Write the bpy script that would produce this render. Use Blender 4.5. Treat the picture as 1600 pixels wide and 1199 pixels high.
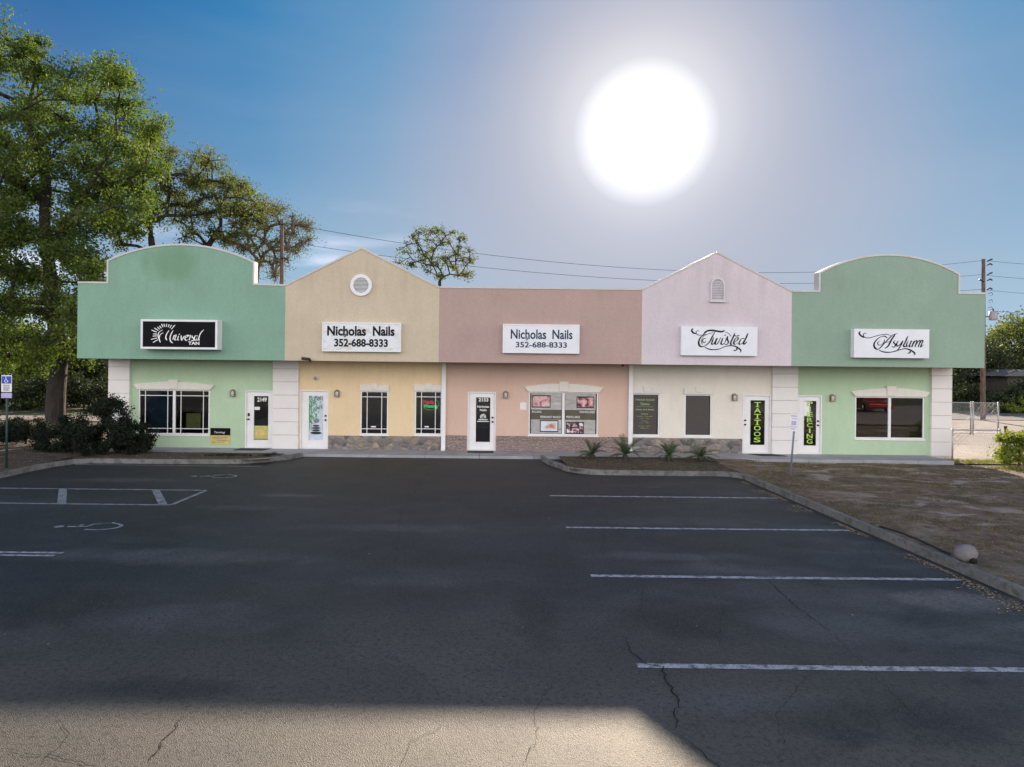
import bpy, math, random
import numpy as np
from mathutils import Vector, Matrix, noise
R = math.radians
random.seed(7)
for o in list(bpy.data.objects): bpy.data.objects.remove(o)
scene = bpy.context.scene
COL = scene.collection

# ------------------------------------------------------------------ camera
F = 1040.0; CX = 755.0; CY = 573.0; ROLL = 0.0108; H = 3.07
cam_d = bpy.data.cameras.new("camera"); cam = bpy.data.objects.new("camera", cam_d); COL.objects.link(cam)
cam_d.sensor_width = 36; cam_d.lens = 36*F/1600
cam_d.shift_x = (800-CX)/1600; cam_d.shift_y = -(599.5-CY)/1600
cam_d.clip_end = 6000; cam_d.clip_start = 0.1
cam.matrix_world = Matrix.Translation((0, 0, H)) @ Matrix.Rotation(R(90), 4, 'X') @ Matrix.Rotation(ROLL, 4, 'Z')
scene.camera = cam

# ------------------------------------------------------------------ sky and sun
SUN = Vector((0.2394, 1.0, 0.352)).normalized()
SUN_EL = math.asin(SUN.z); SUN_AZ = math.atan2(SUN.x, SUN.y)
world = bpy.data.worlds.new("World"); scene.world = world; world.use_nodes = True
def srgb(c): return tuple((x/255/12.92 if x/255 <= .04045 else ((x/255+.055)/1.055)**2.4) for x in c)
def build_world():
    nt = world.node_tree; N = nt.nodes; L = nt.links; N.clear()
    def n(t, **k):
        x = N.new(t)
        for a, b in k.items(): setattr(x, a, b)
        return x
    def math_(op, a, b=None, clamp=False):
        m = n('ShaderNodeMath', operation=op); m.use_clamp = clamp
        for i, v in enumerate((a, b)):
            if v is None: continue
            if isinstance(v, (int, float)): m.inputs[i].default_value = v
            else: L.new(v, m.inputs[i])
        return m.outputs[0]
    def mixc(kind, fac, a, b):
        m = n('ShaderNodeMix', data_type='RGBA', blend_type=kind); m.clamp_result = False
        for s, v in (('Factor', fac), ('A', a), ('B', b)):
            idx = {'Factor': 0, 'A': 6, 'B': 7}[s]
            if isinstance(v, (int, float)): m.inputs[idx].default_value = v
            elif isinstance(v, tuple): m.inputs[idx].default_value = (*v, 1)
            else: L.new(v, m.inputs[idx])
        return m.outputs[2]
    sky = n('ShaderNodeTexSky', sky_type='NISHITA'); sky.sun_disc = False
    sky.sun_elevation = SUN_EL; sky.sun_rotation = SUN_AZ
    sky.air_density = 1.0; sky.dust_density = 0.6; sky.ozone_density = 3.0
    tc = n('ShaderNodeTexCoord')
    nrm = n('ShaderNodeVectorMath', operation='NORMALIZE'); L.new(tc.outputs['Generated'], nrm.inputs[0])
    d = nrm.outputs[0]
    dot = n('ShaderNodeVectorMath', operation='DOT_PRODUCT'); L.new(d, dot.inputs[0]); dot.inputs[1].default_value = SUN
    ang = math_('ARCCOSINE', math_('MINIMUM', dot.outputs['Value'], 0.999999))
    sep = n('ShaderNodeSeparateXYZ'); L.new(d, sep.inputs[0])
    # clear-air colour of the sky: deep blue overhead, paler low down
    def ramp(src, stops, lo, hi):
        mr = n('ShaderNodeMapRange'); mr.inputs[1].default_value = lo; mr.inputs[2].default_value = hi
        L.new(src, mr.inputs[0]); r = n('ShaderNodeValToRGB'); L.new(mr.outputs[0], r.inputs[0])
        e = r.color_ramp.elements
        while len(e) < len(stops): e.new(0.5)
        for i, (p, c) in enumerate(stops):
            e[i].position = p; e[i].color = (*c, 1)
        return r.outputs[0]
    tint = ramp(sep.outputs[2], SKY_TINT, 0.0, 0.6)
    far = mixc('MULTIPLY', 1.0, mixc('MULTIPLY', 1.0, sky.outputs[0], tint), (.1, .1, .1))
    near = ramp(ang, [(p, srgb(c)) for p, c in SKY_NEAR], 0.0, 1.0)
    pale = math_('MULTIPLY', ramp(sep.outputs[2], [(0.0, (.92, .92, .92)), (.3, (.62, .62, .62)), (.6, (.22, .22, .22)), (1.0, (0, 0, 0))], 0.0, 0.46), ramp(ang, [(0, (.4, .4, .4)), (1, (1, 1, 1))], .15, .5))
    near = mixc('MIX', pale, near, srgb((185, 213, 230)))
    lowhaze = math_('MULTIPLY', ramp(sep.outputs[2], [(0, (.9, .9, .9)), (.5, (.65, .65, .65)), (1, (0, 0, 0))], .05, .42), ramp(ang, [(0, (1, 1, 1)), (.4, (.8, .8, .8)), (1, (0, 0, 0))], .1, .52))
    near = mixc('MIX', lowhaze, near, srgb((190, 193, 208)))
    base = mixc('MIX', ramp(ang, [(0, (0, 0, 0)), (1, (1, 1, 1))], .85, 1.35), near, far)
    st = n('ShaderNodeTexNoise'); st.inputs['Scale'].default_value = 3.5; st.inputs['Detail'].default_value = 6; st.inputs['Distortion'].default_value = .4
    ms = n('ShaderNodeMapping'); ms.inputs['Scale'].default_value = (.7, .7, 3.2); ms.inputs['Rotation'].default_value = (0, .5, .3)
    L.new(d, ms.inputs[0]); L.new(ms.outputs[0], st.inputs['Vector'])
    base = mixc('MIX', ramp(st.outputs[0], [(0, (0, 0, 0)), (1, (.10, .10, .10))], .45, .75), base, (.52, .55, .66))
    core = ramp(ang, [(0.0, (1, 1, 1)), (0.20, (1, 1, 1)), (0.33, (.12, .12, .12)), (.45, (.034, .034, .034)), (.62, (.013, .012, .012)), (.82, (.004, .003, .003)), (1.0, (0, 0, 0))], 0.0, 0.22)
    # clouds: unseen bright bank added opposite the sun to light the shaded fronts, wisps low in the west
    nz = n('ShaderNodeTexNoise'); nz.inputs['Scale'].default_value = 2.2; nz.inputs['Detail'].default_value = 7; nz.inputs['Roughness'].default_value = .6
    mp = n('ShaderNodeMapping'); mp.inputs['Scale'].default_value = (1, 1, 3.0); L.new(d, mp.inputs[0]); L.new(mp.outputs[0], nz.inputs['Vector'])
    behind = math_('MULTIPLY', math_('SUBTRACT', -0.02, sep.outputs[1]), 4.0, True)
    cl = ramp(nz.outputs[0], [(0, (0, 0, 0)), (1, (1, 1, 1))], 0.25, 0.5)
    above = ramp(sep.outputs[2], [(0, (0, 0, 0)), (.06, (1, 1, 1)), (.42, (1, 1, 1)), (.75, (.18, .18, .18)), (1, (.06, .06, .06))], 0.0, 0.8)
    cfac = math_('MULTIPLY', math_('MULTIPLY', behind, cl), above)
    nz2 = n('ShaderNodeTexNoise'); nz2.inputs['Scale'].default_value = 5; nz2.inputs['Detail'].default_value = 8
    mp2 = n('ShaderNodeMapping'); mp2.inputs['Scale'].default_value = (1, 1, 6.0); mp2.inputs['Location'].default_value = (3.1, 0.4, 2.0)
    L.new(d, mp2.inputs[0]); L.new(mp2.outputs[0], nz2.inputs['Vector'])
    wisp = ramp(nz2.outputs[0], [(0, (0, 0, 0)), (1, (1, 1, 1))], 0.50, 0.72)
    low = ramp(sep.outputs[2], [(0, (1, 1, 1)), (.55, (1, 1, 1)), (1, (0, 0, 0))], 0.0, 0.24)
    west = math_('MULTIPLY', math_('SUBTRACT', -0.05, sep.outputs[0]), 5.0, True)
    wfac = math_('MULTIPLY', math_('MULTIPLY', math_('MULTIPLY', wisp, low), west), 0.8)
    bg1 = n('ShaderNodeBackground'); L.new(base, bg1.inputs[0]); bg1.inputs[1].default_value = .45
    wis = mixc('MULTIPLY', 1.0, wfac, (.75, .62, .66))
    add = mixc('ADD', 1.0, mixc('MULTIPLY', 1.0, core, (4, 3.9, 3.8)), wis)
    bg2 = n('ShaderNodeBackground'); L.new(add, bg2.inputs[0]); bg2.inputs[1].default_value = .45
    bgc = n('ShaderNodeBackground'); bgc.inputs[0].default_value = (*CLOUD, 1); bgc.inputs[1].default_value = FILL_CLOUD_S
    a1 = n('ShaderNodeAddShader'); L.new(bg1.outputs[0], a1.inputs[0]); L.new(bg2.outputs[0], a1.inputs[1])
    mx = n('ShaderNodeMixShader'); L.new(cfac, mx.inputs[0]); L.new(a1.outputs[0], mx.inputs[1]); L.new(bgc.outputs[0], mx.inputs[2])
    out = n('ShaderNodeOutputWorld'); L.new(mx.outputs[0], out.inputs[0])
SKY_TINT = [(0.0, (1.0, 1.0, 1.0)), (0.35, (.5, .72, 1.0)), (1.0, (.25, .6, 1.0))]
SKY_NEAR = [(0.0, (228, 226, 230)), (.12, (205, 205, 215)), (.18, (184, 189, 206)), (.26, (150, 168, 200)), (.38, (100, 153, 196)), (.55, (58, 130, 184)), (.75, (36, 104, 166)), (1.0, (34, 94, 156))]
CLOUD = (1.0, .97, .95); FILL_CLOUD_S = 1.42  # colour and strength of the added unseen cloud bank
build_world()
sl = bpy.data.lights.new("sun", 'SUN'); sl.energy = 5; sl.angle = R(.53); sl.color = (1, .82, .62)
so = bpy.data.objects.new("sun", sl); COL.objects.link(so); so.rotation_euler = (-SUN).to_track_quat('-Z', 'Y').to_euler()
scene.view_settings.view_transform = 'Standard'; scene.view_settings.look = 'None'
scene.view_settings.exposure = 1.15; scene.view_settings.gamma = 1

# ------------------------------------------------------------------ helpers
def P(u, v, D):
    """point of the place seen at pixel (u,v) of the 1600x1199 photograph, D metres in front of the camera"""
    a, b = u-CX, v-CY; c, s = math.cos(ROLL), math.sin(ROLL)
    return Vector(((a*c+b*s)/F*D, D, H-(-a*s+b*c)/F*D))
def G(u, v, z=0.0):
    a, b = u-CX, v-CY; c, s = math.cos(ROLL), math.sin(ROLL)
    return P(u, v, F*(H-z)/(-a*s+b*c))
WD = 23.6; FD = 22.1; SWZ = 0.09
def tag(o, label=None, cat=None, group=None, kind=None):
    if label: o['label'] = label
    if cat: o['category'] = cat
    if group: o['group'] = group
    if kind: o['kind'] = kind
    return o
def origin(o):
    p = Vector((0, 0, 0))
    while o is not None: p += o.location; o = o.parent
    return p
def empty(name, loc, label, cat, group=None):
    o = bpy.data.objects.new(name, None); o.empty_display_size = .2; COL.objects.link(o); o.location = loc
    return tag(o, label, cat, group)
class MB:
    def __init__(s): s.v = []; s.f = []; s.m = []; s.sm = []
    def add(s, vs, fs, mi=0, smooth=False):
        b = len(s.v); s.v += [tuple(p) for p in vs]
        for f in fs: s.f.append([b+i for i in f]); s.m.append(mi); s.sm.append(smooth)
        return s
    def box(s, x0, x1, y0, y1, z0, z1, mi=0):
        return s.add([(x0,y0,z0),(x1,y0,z0),(x1,y1,z0),(x0,y1,z0),(x0,y0,z1),(x1,y0,z1),(x1,y1,z1),(x0,y1,z1)],
                     [(0,3,2,1),(4,5,6,7),(0,1,5,4),(1,2,6,5),(2,3,7,6),(3,0,4,7)], mi)
    def prism(s, pts, y0, y1, mi=0):
        """polygon of (x,z) extruded from y0 to y1; counter-clockwise seen from -Y"""
        n = len(pts); A = sum(pts[i][0]*pts[(i+1)%n][1]-pts[(i+1)%n][0]*pts[i][1] for i in range(n))
        if A < 0: pts = pts[::-1]
        vs = [(x,y0,z) for x,z in pts]+[(x,y1,z) for x,z in pts]
        return s.add(vs, [tuple(range(n)), tuple(range(2*n-1,n-1,-1))]+[((i+1)%n, i, i+n, (i+1)%n+n) for i in range(n)], mi)
    def tube(s, pts, rad, n=8, mi=0, cap=True, smooth=True):
        pts = [Vector(p) for p in pts]; k = len(pts)
        if isinstance(rad, (int, float)): rad = [rad]*k
        vs = []; t0 = None
        for i, p in enumerate(pts):
            t = (pts[min(i+1,k-1)]-pts[max(i-1,0)]).normalized()
            a = t.orthogonal().normalized() if t0 is None else (t0 - t*t0.dot(t)).normalized()
            t0 = a; b = t.cross(a)
            for j in range(n):
                q = 2*math.pi*j/n; vs.append(p+(a*math.cos(q)+b*math.sin(q))*rad[i])
        fs = [(i*n+j, i*n+(j+1)%n, (i+1)*n+(j+1)%n, (i+1)*n+j) for i in range(k-1) for j in range(n)]
        if cap: fs += [tuple(range(n-1,-1,-1)), tuple(range((k-1)*n, k*n))]
        return s.add(vs, fs, mi, smooth)
    def ribbon(s, pts, wid, y, mi=0, th=0.004):
        """flat stroke in the XZ plane; pts (x,z), wid per point"""
        n = len(pts); vs = []
        for i in range(n):
            a = pts[max(i-1,0)]; b = pts[min(i+1,n-1)]; dx, dz = b[0]-a[0], b[1]-a[1]; l = math.hypot(dx,dz) or 1
            nx, nz = -dz/l*wid[i]/2, dx/l*wid[i]/2
            for yy in (y-th, y): vs += [(pts[i][0]+nx,yy,pts[i][1]+nz),(pts[i][0]-nx,yy,pts[i][1]-nz)]
        fs = []
        for i in range(n-1):
            a, b = i*4, i*4+4
            fs += [(a,a+1,b+1,b),(a+1,a+3,b+3,b+1),(a+2,a,b,b+2)]
        return s.add(vs, fs, mi)
    def build(s, name, mats, parent=None, bevel=0, loc=None):
        me = bpy.data.meshes.new(name); o = bpy.data.objects.new(name, me); COL.objects.link(o)
        org = Vector((0,0,0))
        if parent is not None: o.parent = parent; org = origin(parent)
        elif loc is not None: o.location = loc; org = Vector(loc)
        me.from_pydata([(a-org.x,b-org.y,c-org.z) for a,b,c in s.v], [], s.f)
        if not isinstance(mats, (list, tuple)): mats = [mats]
        for m in mats: me.materials.append(m)
        me.polygons.foreach_set('material_index', s.m); me.polygons.foreach_set('use_smooth', s.sm); me.update()
        if bevel:
            b = o.modifiers.new('bevel','BEVEL'); b.width = bevel; b.segments = 2; b.limit_method = 'ANGLE'
        return o
def smooth_curve(pts, n=8):
    out = []; k = len(pts)
    for i in range(k-1):
        p0, p1, p2, p3 = pts[max(i-1,0)], pts[i], pts[i+1], pts[min(i+2,k-1)]
        for j in range(n):
            t = j/n
            out.append(tuple(0.5*(2*p1[c]+(p2[c]-p0[c])*t+(2*p0[c]-5*p1[c]+4*p2[c]-p3[c])*t*t+(3*p1[c]-p0[c]-3*p2[c]+p3[c])*t**3) for c in range(len(p1))))
    out.append(tuple(pts[-1])); return out

# ------------------------------------------------------------------ materials
class NT:
    def __init__(s, name):
        s.mat = bpy.data.materials.new(name); s.mat.use_nodes = True; s.nt = s.mat.node_tree; s.nt.nodes.clear()
        s.out = s.node('ShaderNodeOutputMaterial'); s.b = s.node('ShaderNodeBsdfPrincipled'); s.link(s.b.outputs[0], s.out.inputs[0])
        s.geo = None
    def node(s, t, **k):
        x = s.nt.nodes.new(t)
        for a, b in k.items(): setattr(x, a, b)
        return x
    def link(s, a, b): s.nt.links.new(a, b)
    def pos(s, scale=(1,1,1), loc=(0,0,0), rot=(0,0,0)):
        g = s.node('ShaderNodeNewGeometry'); m = s.node('ShaderNodeMapping'); s.link(g.outputs['Position'], m.inputs[0])
        m.inputs['Scale'].default_value = scale; m.inputs['Location'].default_value = loc; m.inputs['Rotation'].default_value = rot
        return m.outputs[0]
    def obj(s, scale=(1,1,1)):
        g = s.node('ShaderNodeTexCoord'); m = s.node('ShaderNodeMapping'); s.link(g.outputs['Object'], m.inputs[0])
        m.inputs['Scale'].default_value = scale; return m.outputs[0]
    def noise(s, scale, detail=4, vec=None, rough=.55, dist=0):
        x = s.node('ShaderNodeTexNoise'); x.inputs['Scale'].default_value = scale; x.inputs['Detail'].default_value = detail
        x.inputs['Roughness'].default_value = rough; x.inputs['Distortion'].default_value = dist
        s.link(vec if vec is not None else s.pos(), x.inputs['Vector']); return x.outputs[0]
    def ramp(s, src, stops):
        r = s.node('ShaderNodeValToRGB'); s.link(src, r.inputs[0]); e = r.color_ramp.elements
        while len(e) < len(stops): e.new(.5)
        for i, (p, c) in enumerate(stops):
            if isinstance(c, (int, float)): c = (c,c,c)
            e[i].position = p; e[i].color = (*c, 1)
        return r.outputs[0]
    def mix(s, fac, a, b, kind='MIX'):
        m = s.node('ShaderNodeMix', data_type='RGBA', blend_type=kind)
        for i, v in ((0,fac),(6,a),(7,b)):
            if isinstance(v, (int,float)): m.inputs[i].default_value = v
            elif isinstance(v, tuple): m.inputs[i].default_value = (*v,1)
            else: s.link(v, m.inputs[i])
        return m.outputs[2]
    def math(s, op, a, b=0.0, clamp=False):
        m = s.node('ShaderNodeMath', operation=op); m.use_clamp = clamp
        for i, v in ((0,a),(1,b)):
            if isinstance(v,(int,float)): m.inputs[i].default_value = v
            else: s.link(v, m.inputs[i])
        return m.outputs[0]
    def color(s, c): 
        if isinstance(c, tuple): s.b.inputs['Base Color'].default_value = (*c,1)
        else: s.link(c, s.b.inputs['Base Color'])
    def rough(s, r):
        if isinstance(r,(int,float)): s.b.inputs['Roughness'].default_value = r
        else: s.link(r, s.b.inputs['Roughness'])
    def bump(s, h, strength=.3, dist=.01):
        b = s.node('ShaderNodeBump'); b.inputs['Strength'].default_value = strength; b.inputs['Distance'].default_value = dist
        s.link(h, b.inputs['Height']); s.link(b.outputs[0], s.b.inputs['Normal'])
def plain(name, c, rough=.6, metal=0, var=.12, vs=3.0, spec=None):
    m = NT(name)
    n = m.noise(vs, 5)
    m.color(m.mix(m.ramp(n, [(.3,0.0),(.7,1.0)]), tuple(x*(1-var) for x in c), tuple(min(1,x*(1+var)) for x in c)))
    m.rough(rough); m.b.inputs['Metallic'].default_value = metal
    if spec is not None: m.b.inputs['Specular IOR Level'].default_value = spec
    return m.mat
def stucco(name, c, stain=None):
    m = NT(name)
    n1 = m.noise(.7, 6); n2 = m.noise(6, 4, m.pos((1,1,.25)))
    col = m.mix(m.ramp(n1, [(.3,0.),(.7,1.)]), tuple(x*.93 for x in c), tuple(x*1.05 for x in c))
    col = m.mix(m.ramp(n2, [(.45,0.),(.8,.22)]), col, tuple(x*.72 for x in c))
    fine = m.noise(45, 3)
    col = m.mix(m.ramp(fine, [(.35,0.26),(.6,0.)]), col, tuple(x*.55 for x in c))
    col = m.mix(m.ramp(m.noise(13,5,rough=.7), [(.4,.14),(.6,0.)]), col, tuple(x*.7 for x in c))
    # grime washed down from parapet tops and splashed near the pavement
    g = m.node('ShaderNodeSeparateXYZ'); m.link(m.pos(), g.inputs[0])
    streak = m.noise(2.6, 5, m.pos((1,1,.08)))
    top = m.ramp(m.math('SUBTRACT', g.outputs[2], 5.0), [(0,0.),(.9,1.)])
    col = m.mix(m.math('MULTIPLY', m.math('MULTIPLY', top, m.ramp(streak,[(.5,0.),(.75,1.)])), .17), col, (.16,.17,.13))
    if stain:
        x0, z0, rx, rz, sc = stain
        dx = m.math('DIVIDE', m.math('SUBTRACT', g.outputs[0], x0), rx); dz = m.math('DIVIDE', m.math('SUBTRACT', g.outputs[2], z0), rz)
        r = m.math('ADD', m.math('MULTIPLY', dx, dx), m.math('MULTIPLY', dz, dz))
        r = m.math('ADD', r, m.math('MULTIPLY', m.math('SUBTRACT', m.noise(2.2,5,m.pos((1,1,.4))), .5), 1.6))
        col = m.mix(m.ramp(r, [(.1,.45),(1.,0.)]), col, sc)
    m.color(col); m.rough(.92); m.b.inputs['Specular IOR Level'].default_value = .25
    h = m.noise(38, 5, rough=.7); m.bump(h, .55, .012); return m.mat

M = {}
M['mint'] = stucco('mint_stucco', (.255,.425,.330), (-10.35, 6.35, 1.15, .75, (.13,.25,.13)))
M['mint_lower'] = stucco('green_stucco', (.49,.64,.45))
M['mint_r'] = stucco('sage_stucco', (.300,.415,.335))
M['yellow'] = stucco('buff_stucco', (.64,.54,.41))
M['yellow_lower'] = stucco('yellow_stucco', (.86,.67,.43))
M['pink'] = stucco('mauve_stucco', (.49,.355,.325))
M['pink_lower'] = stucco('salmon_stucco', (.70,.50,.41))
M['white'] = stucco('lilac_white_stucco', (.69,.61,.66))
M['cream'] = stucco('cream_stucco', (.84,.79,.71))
M['trim'] = stucco('trim_stucco', (.80,.77,.71))
M['white_metal'] = plain('white_metal', (.78,.78,.80), .4, var=.06)
M['white_paint'] = plain('white_paint', (.80,.79,.80), .45, var=.05)
M['cap'] = plain('cap_metal', (.52,.51,.50), .4, var=.08)
M['sign_white'] = plain('sign_face_white', (.74,.76,.82), .35, var=.04)
M['sign_black'] = plain('sign_face_black', (.006,.006,.008), .5, var=.3, spec=.08)
M['letter_black'] = plain('black_lettering', (.010,.010,.013), .6, spec=.15)
M['letter_navy'] = plain('navy_lettering', (.025,.05,.10), .6, spec=.15)
M['letter_white'] = plain('white_lettering', (.82,.82,.82), .4)
M['letter_lime'] = plain('lime_lettering', (.42,.68,.10), .4)
M['letter_olive'] = plain('pale_green_lettering', (.42,.55,.22), .4)
M['black_metal'] = plain('black_metal', (.015,.015,.018), .35)
M['bronze'] = plain('bronze_metal', (.22,.18,.14), .45)
M['grey_metal'] = plain('galvanised_metal', (.38,.39,.41), .45, .6)
M['post'] = plain('painted_post', (.16,.20,.27), .5)
M['rubber'] = plain('rubber_mat', (.012,.013,.015), .8)
M['paper_white'] = plain('white_paper', (.78,.76,.78), .8, var=.05, vs=12)
M['paper_yellow'] = plain('yellow_paper', (.50,.47,.16), .8, var=.2, vs=9)
M['gold'] = plain('gold_print', (.62,.48,.16), .6, var=.2, vs=9)
M['soil_dark'] = plain('roofing', (.10,.10,.10), .9)
M['interior'] = plain('interior_wall', (.16,.14,.13), .9)
M['blue'] = plain('blue_print', (.01,.07,.42), .5)
M['violet'] = plain('violet_print', (.42,.38,.62), .5)
M['screen'] = plain('dark_screen', (.055,.045,.042), .55, var=.15, vs=20)
def m_glass():
    m = NT('window_glass'); nt = m.nt; nt.nodes.remove(m.b)
    fr = m.node('ShaderNodeFresnel'); fr.inputs[0].default_value = 1.6
    tr = m.node('ShaderNodeBsdfTransparent'); tr.inputs[0].default_value = (.45,.50,.52,1)
    gl = m.node('ShaderNodeBsdfGlossy'); gl.inputs['Roughness'].default_value = .01
    b = m.node('ShaderNodeBump'); b.inputs['Strength'].default_value = .04; b.inputs['Distance'].default_value = .02
    m.link(m.noise(1.3,2), b.inputs['Height']); m.link(b.outputs[0], gl.inputs['Normal'])
    mx = m.node('ShaderNodeMixShader'); m.link(m.math('MULTIPLY', fr.outputs[0], 2.4), mx.inputs[0])
    m.link(tr.outputs[0], mx.inputs[1]); m.link(gl.outputs[0], mx.inputs[2]); m.link(mx.outputs[0], m.out.inputs[0]); return m.mat
M['glass'] = m_glass()
def m_pillar():
    m = NT('cream_masonry'); c = (.80,.77,.76)
    col = m.mix(m.ramp(m.noise(2,5), [(.3,0.),(.7,1.)]), tuple(x*.93 for x in c), c)
    m.color(col); m.rough(.9); m.bump(m.noise(30,4), .35, .01); return m.mat
M['pillar'] = m_pillar(); M['joint'] = plain('joint_shade', (.62,.59,.57), .9)  # joint backing darker than the courses: groove shade put into its colour
def m_stone(name, ramp, mortar, scale=4.2):
    m = NT(name); v = m.pos((1,1,1.25))
    wob = m.node('ShaderNodeVectorMath', operation='ADD'); nn = m.node('ShaderNodeTexNoise'); nn.inputs['Scale'].default_value = 5
    m.link(v, nn.inputs['Vector']); sc = m.node('ShaderNodeVectorMath', operation='SCALE'); sc.inputs['Scale'].default_value = .12
    m.link(nn.outputs['Color'], sc.inputs[0]); m.link(v, wob.inputs[0]); m.link(sc.outputs[0], wob.inputs[1])
    a = m.node('ShaderNodeTexVoronoi'); a.inputs['Scale'].default_value = scale; m.link(wob.outputs[0], a.inputs['Vector'])
    e = m.node('ShaderNodeTexVoronoi', feature='DISTANCE_TO_EDGE'); e.inputs['Scale'].default_value = scale; m.link(wob.outputs[0], e.inputs['Vector'])
    s = m.node('ShaderNodeSeparateColor'); m.link(a.outputs['Color'], s.inputs[0])
    col = m.ramp(s.outputs[0], ramp); col = m.mix(m.ramp(m.noise(14,5), [(.3,0.),(.75,.5)]), col, (.12,.10,.09))
    edge = m.ramp(e.outputs['Distance'], [(.0,0.),(.07,1.)])
    m.color(m.mix(edge, mortar, col)); m.rough(.85)
    m.bump(m.math('ADD', m.ramp(e.outputs['Distance'], [(0,0.),(.25,1.)]), m.math('MULTIPLY', m.noise(20,4), .3)), .8, .04); return m.mat
M['stone'] = m_stone('field_stone', [(0,(.07,.09,.11)),(.2,(.34,.27,.22)),(.4,(.20,.19,.20)),(.6,(.42,.34,.28)),(.8,(.13,.13,.15)),(1,(.38,.35,.33))], (.22,.19,.16))
M['pink_stone'] = m_stone('painted_block', [(0,(.34,.26,.245)),(1,(.42,.32,.305))], (.30,.23,.21), 9)
DK = (.006,.008,.010); PL = (.19,.18,.185); GR = (.105,.108,.118)
STAINS = [(2.6,8.1,1.1,.75,DK,.85),(.7,8.3,.35,1.3,DK,.7),(3.6,5.9,1.5,.5,DK,.7),(5.3,8.2,.9,.35,DK,.55),(6.4,8.9,1.0,.45,PL,.8),(6.8,7.9,.8,.35,PL,.7),(4.2,8.0,1.2,.6,GR,.7),(2.2,6.2,1.2,.35,GR,.7),
 (6.1,11.6,1.2,.4,DK,.8),(6.2,14.3,1.0,.5,DK,.8),(4.0,13.4,1.8,.5,GR,.35),(-4.9,10.6,2.6,.5,GR,.7),(-4.6,15.6,.9,.25,GR,.8),(-5.2,14.2,1.2,.3,GR,.6),(-5.5,8.4,1.4,.8,DK,.8),(-3.6,8.0,1.2,.6,GR,.6),(-3.0,6.3,1.0,.25,DK,.7),(-7.5,7.2,1.6,.7,DK,.6),(-1.0,9.5,1.2,.3,GR,.5),(1.2,10.4,.5,1.2,DK,.5),(3.0,10.9,1.6,.3,GR,.6),(5.4,5.4,1.0,.4,DK,.7),(-1.6,12.6,2.2,.35,GR,.45),(-9.5,17.4,2.0,.4,GR,.5)]
def m_asphalt():
    m = NT('asphalt'); 
    big = m.noise(.22, 6, dist=.6); mid = m.noise(1.4, 6); fine = m.noise(95, 3, rough=.7)
    sp = m.node('ShaderNodeSeparateXYZ'); m.link(m.pos(), sp.inputs[0])
    col = m.mix(m.ramp(big, [(.35,0.),(.65,1.)]), (.010,.015,.021), (.030,.037,.046))
    col = m.mix(m.ramp(mid, [(.5,0.),(.72,.65)]), col, (.048,.052,.060))
    pat = m.noise(.32, 7, m.pos((1,1.5,1),(11,4,0)), rough=.6, dist=.9)
    col = m.mix(m.ramp(pat, [(.38,.85),(.50,0.)]), col, (.007,.011,.016))
    col = m.mix(m.ramp(pat, [(.54,0.),(.66,.7)]), col, (.060,.066,.078))
    worn_sunlit = m.ramp(m.math('ADD', m.math('DIVIDE', sp.outputs[1], 14.), m.math('MULTIPLY', m.noise(.6,5,m.pos((1,1,1),(1,8,5))), .35)), [(.45,.75),(.85,0.)])
    col = m.mix(worn_sunlit, col, (.16,.143,.12))  # older worn front lane, with extra lightness painted in for the sunlit strip
    # oil and damp marks in the parking bays
    bays = m.ramp(m.math('DIVIDE', sp.outputs[0], 8.0), [(.25,0.),(.45,1.)])
    oil = m.noise(.75, 6, m.pos((1,1.6,1),(2.3,1.2,0)), dist=.8)
    pale = m.noise(.5, 6, m.pos((1,2.2,1),(9,2.2,4)), dist=.6)
    col = m.mix(m.math('MULTIPLY', m.ramp(pale,[(.52,0.),(.68,.8)]), bays), col, (.100,.098,.105))
    col = m.mix(m.math('MULTIPLY', m.ramp(oil,[(.52,0.),(.68,.8)]), bays), col, (.006,.007,.009))
    lbays = m.ramp(m.math('DIVIDE', m.math('MULTIPLY', sp.outputs[0], -1.), 12.), [(.3,0.),(.55,1.)])
    col = m.mix(m.math('MULTIPLY', m.ramp(m.noise(1.1,6,m.pos((1,1,1),(7,3,1)),dist=.5),[(.45,0.),(.62,.7)]), lbays), col, (.006,.010,.012))
    seal = m.ramp(m.math('ADD', m.math('DIVIDE', sp.outputs[1], 24.), m.math('MULTIPLY', m.noise(.35,5,m.pos((1,1,1),(5,5,5))), .5)), [(.72,0.),(1.05,.75)])
    col = m.mix(seal, col, (.010,.013,.017))
    wob = m.math('MULTIPLY', m.math('SUBTRACT', m.noise(1.3,7,m.pos((1,1,1),(3,1,7)),rough=.65), .5), 3.4)
    for sx_, sy_, rx_, ry_, c_, k_ in STAINS:
        dx = m.math('DIVIDE', m.math('SUBTRACT', sp.outputs[0], sx_), rx_); dy = m.math('DIVIDE', m.math('SUBTRACT', sp.outputs[1], sy_), ry_)
        rr_ = m.math('ADD', m.math('ADD', m.math('MULTIPLY', dx, dx), m.math('MULTIPLY', dy, dy)), wob)
        col = m.mix(m.ramp(rr_, [(0.,k_),(1.,0.)]), col, c_)
    col = m.mix(m.ramp(m.noise(17,6,rough=.75), [(.36,.75),(.52,0.)]), col, (.006,.007,.009))
    agg = m.node('ShaderNodeTexVoronoi'); agg.inputs['Scale'].default_value = 120; m.link(m.pos(), agg.inputs['Vector'])
    sc = m.node('ShaderNodeSeparateColor'); m.link(agg.outputs['Color'], sc.inputs[0])
    col = m.mix(m.ramp(sc.outputs[0], [(.55,0.),(1.,.45)]), col, (.19,.17,.14))
    col = m.mix(m.ramp(fine, [(.3,.7),(.5,0.)]), col, (.012,.012,.013))
    m.color(col); m.rough(m.mix(m.ramp(mid,[(.3,0.),(.7,1.)]), (.62,.62,.62), (.68,.68,.68)))
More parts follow.
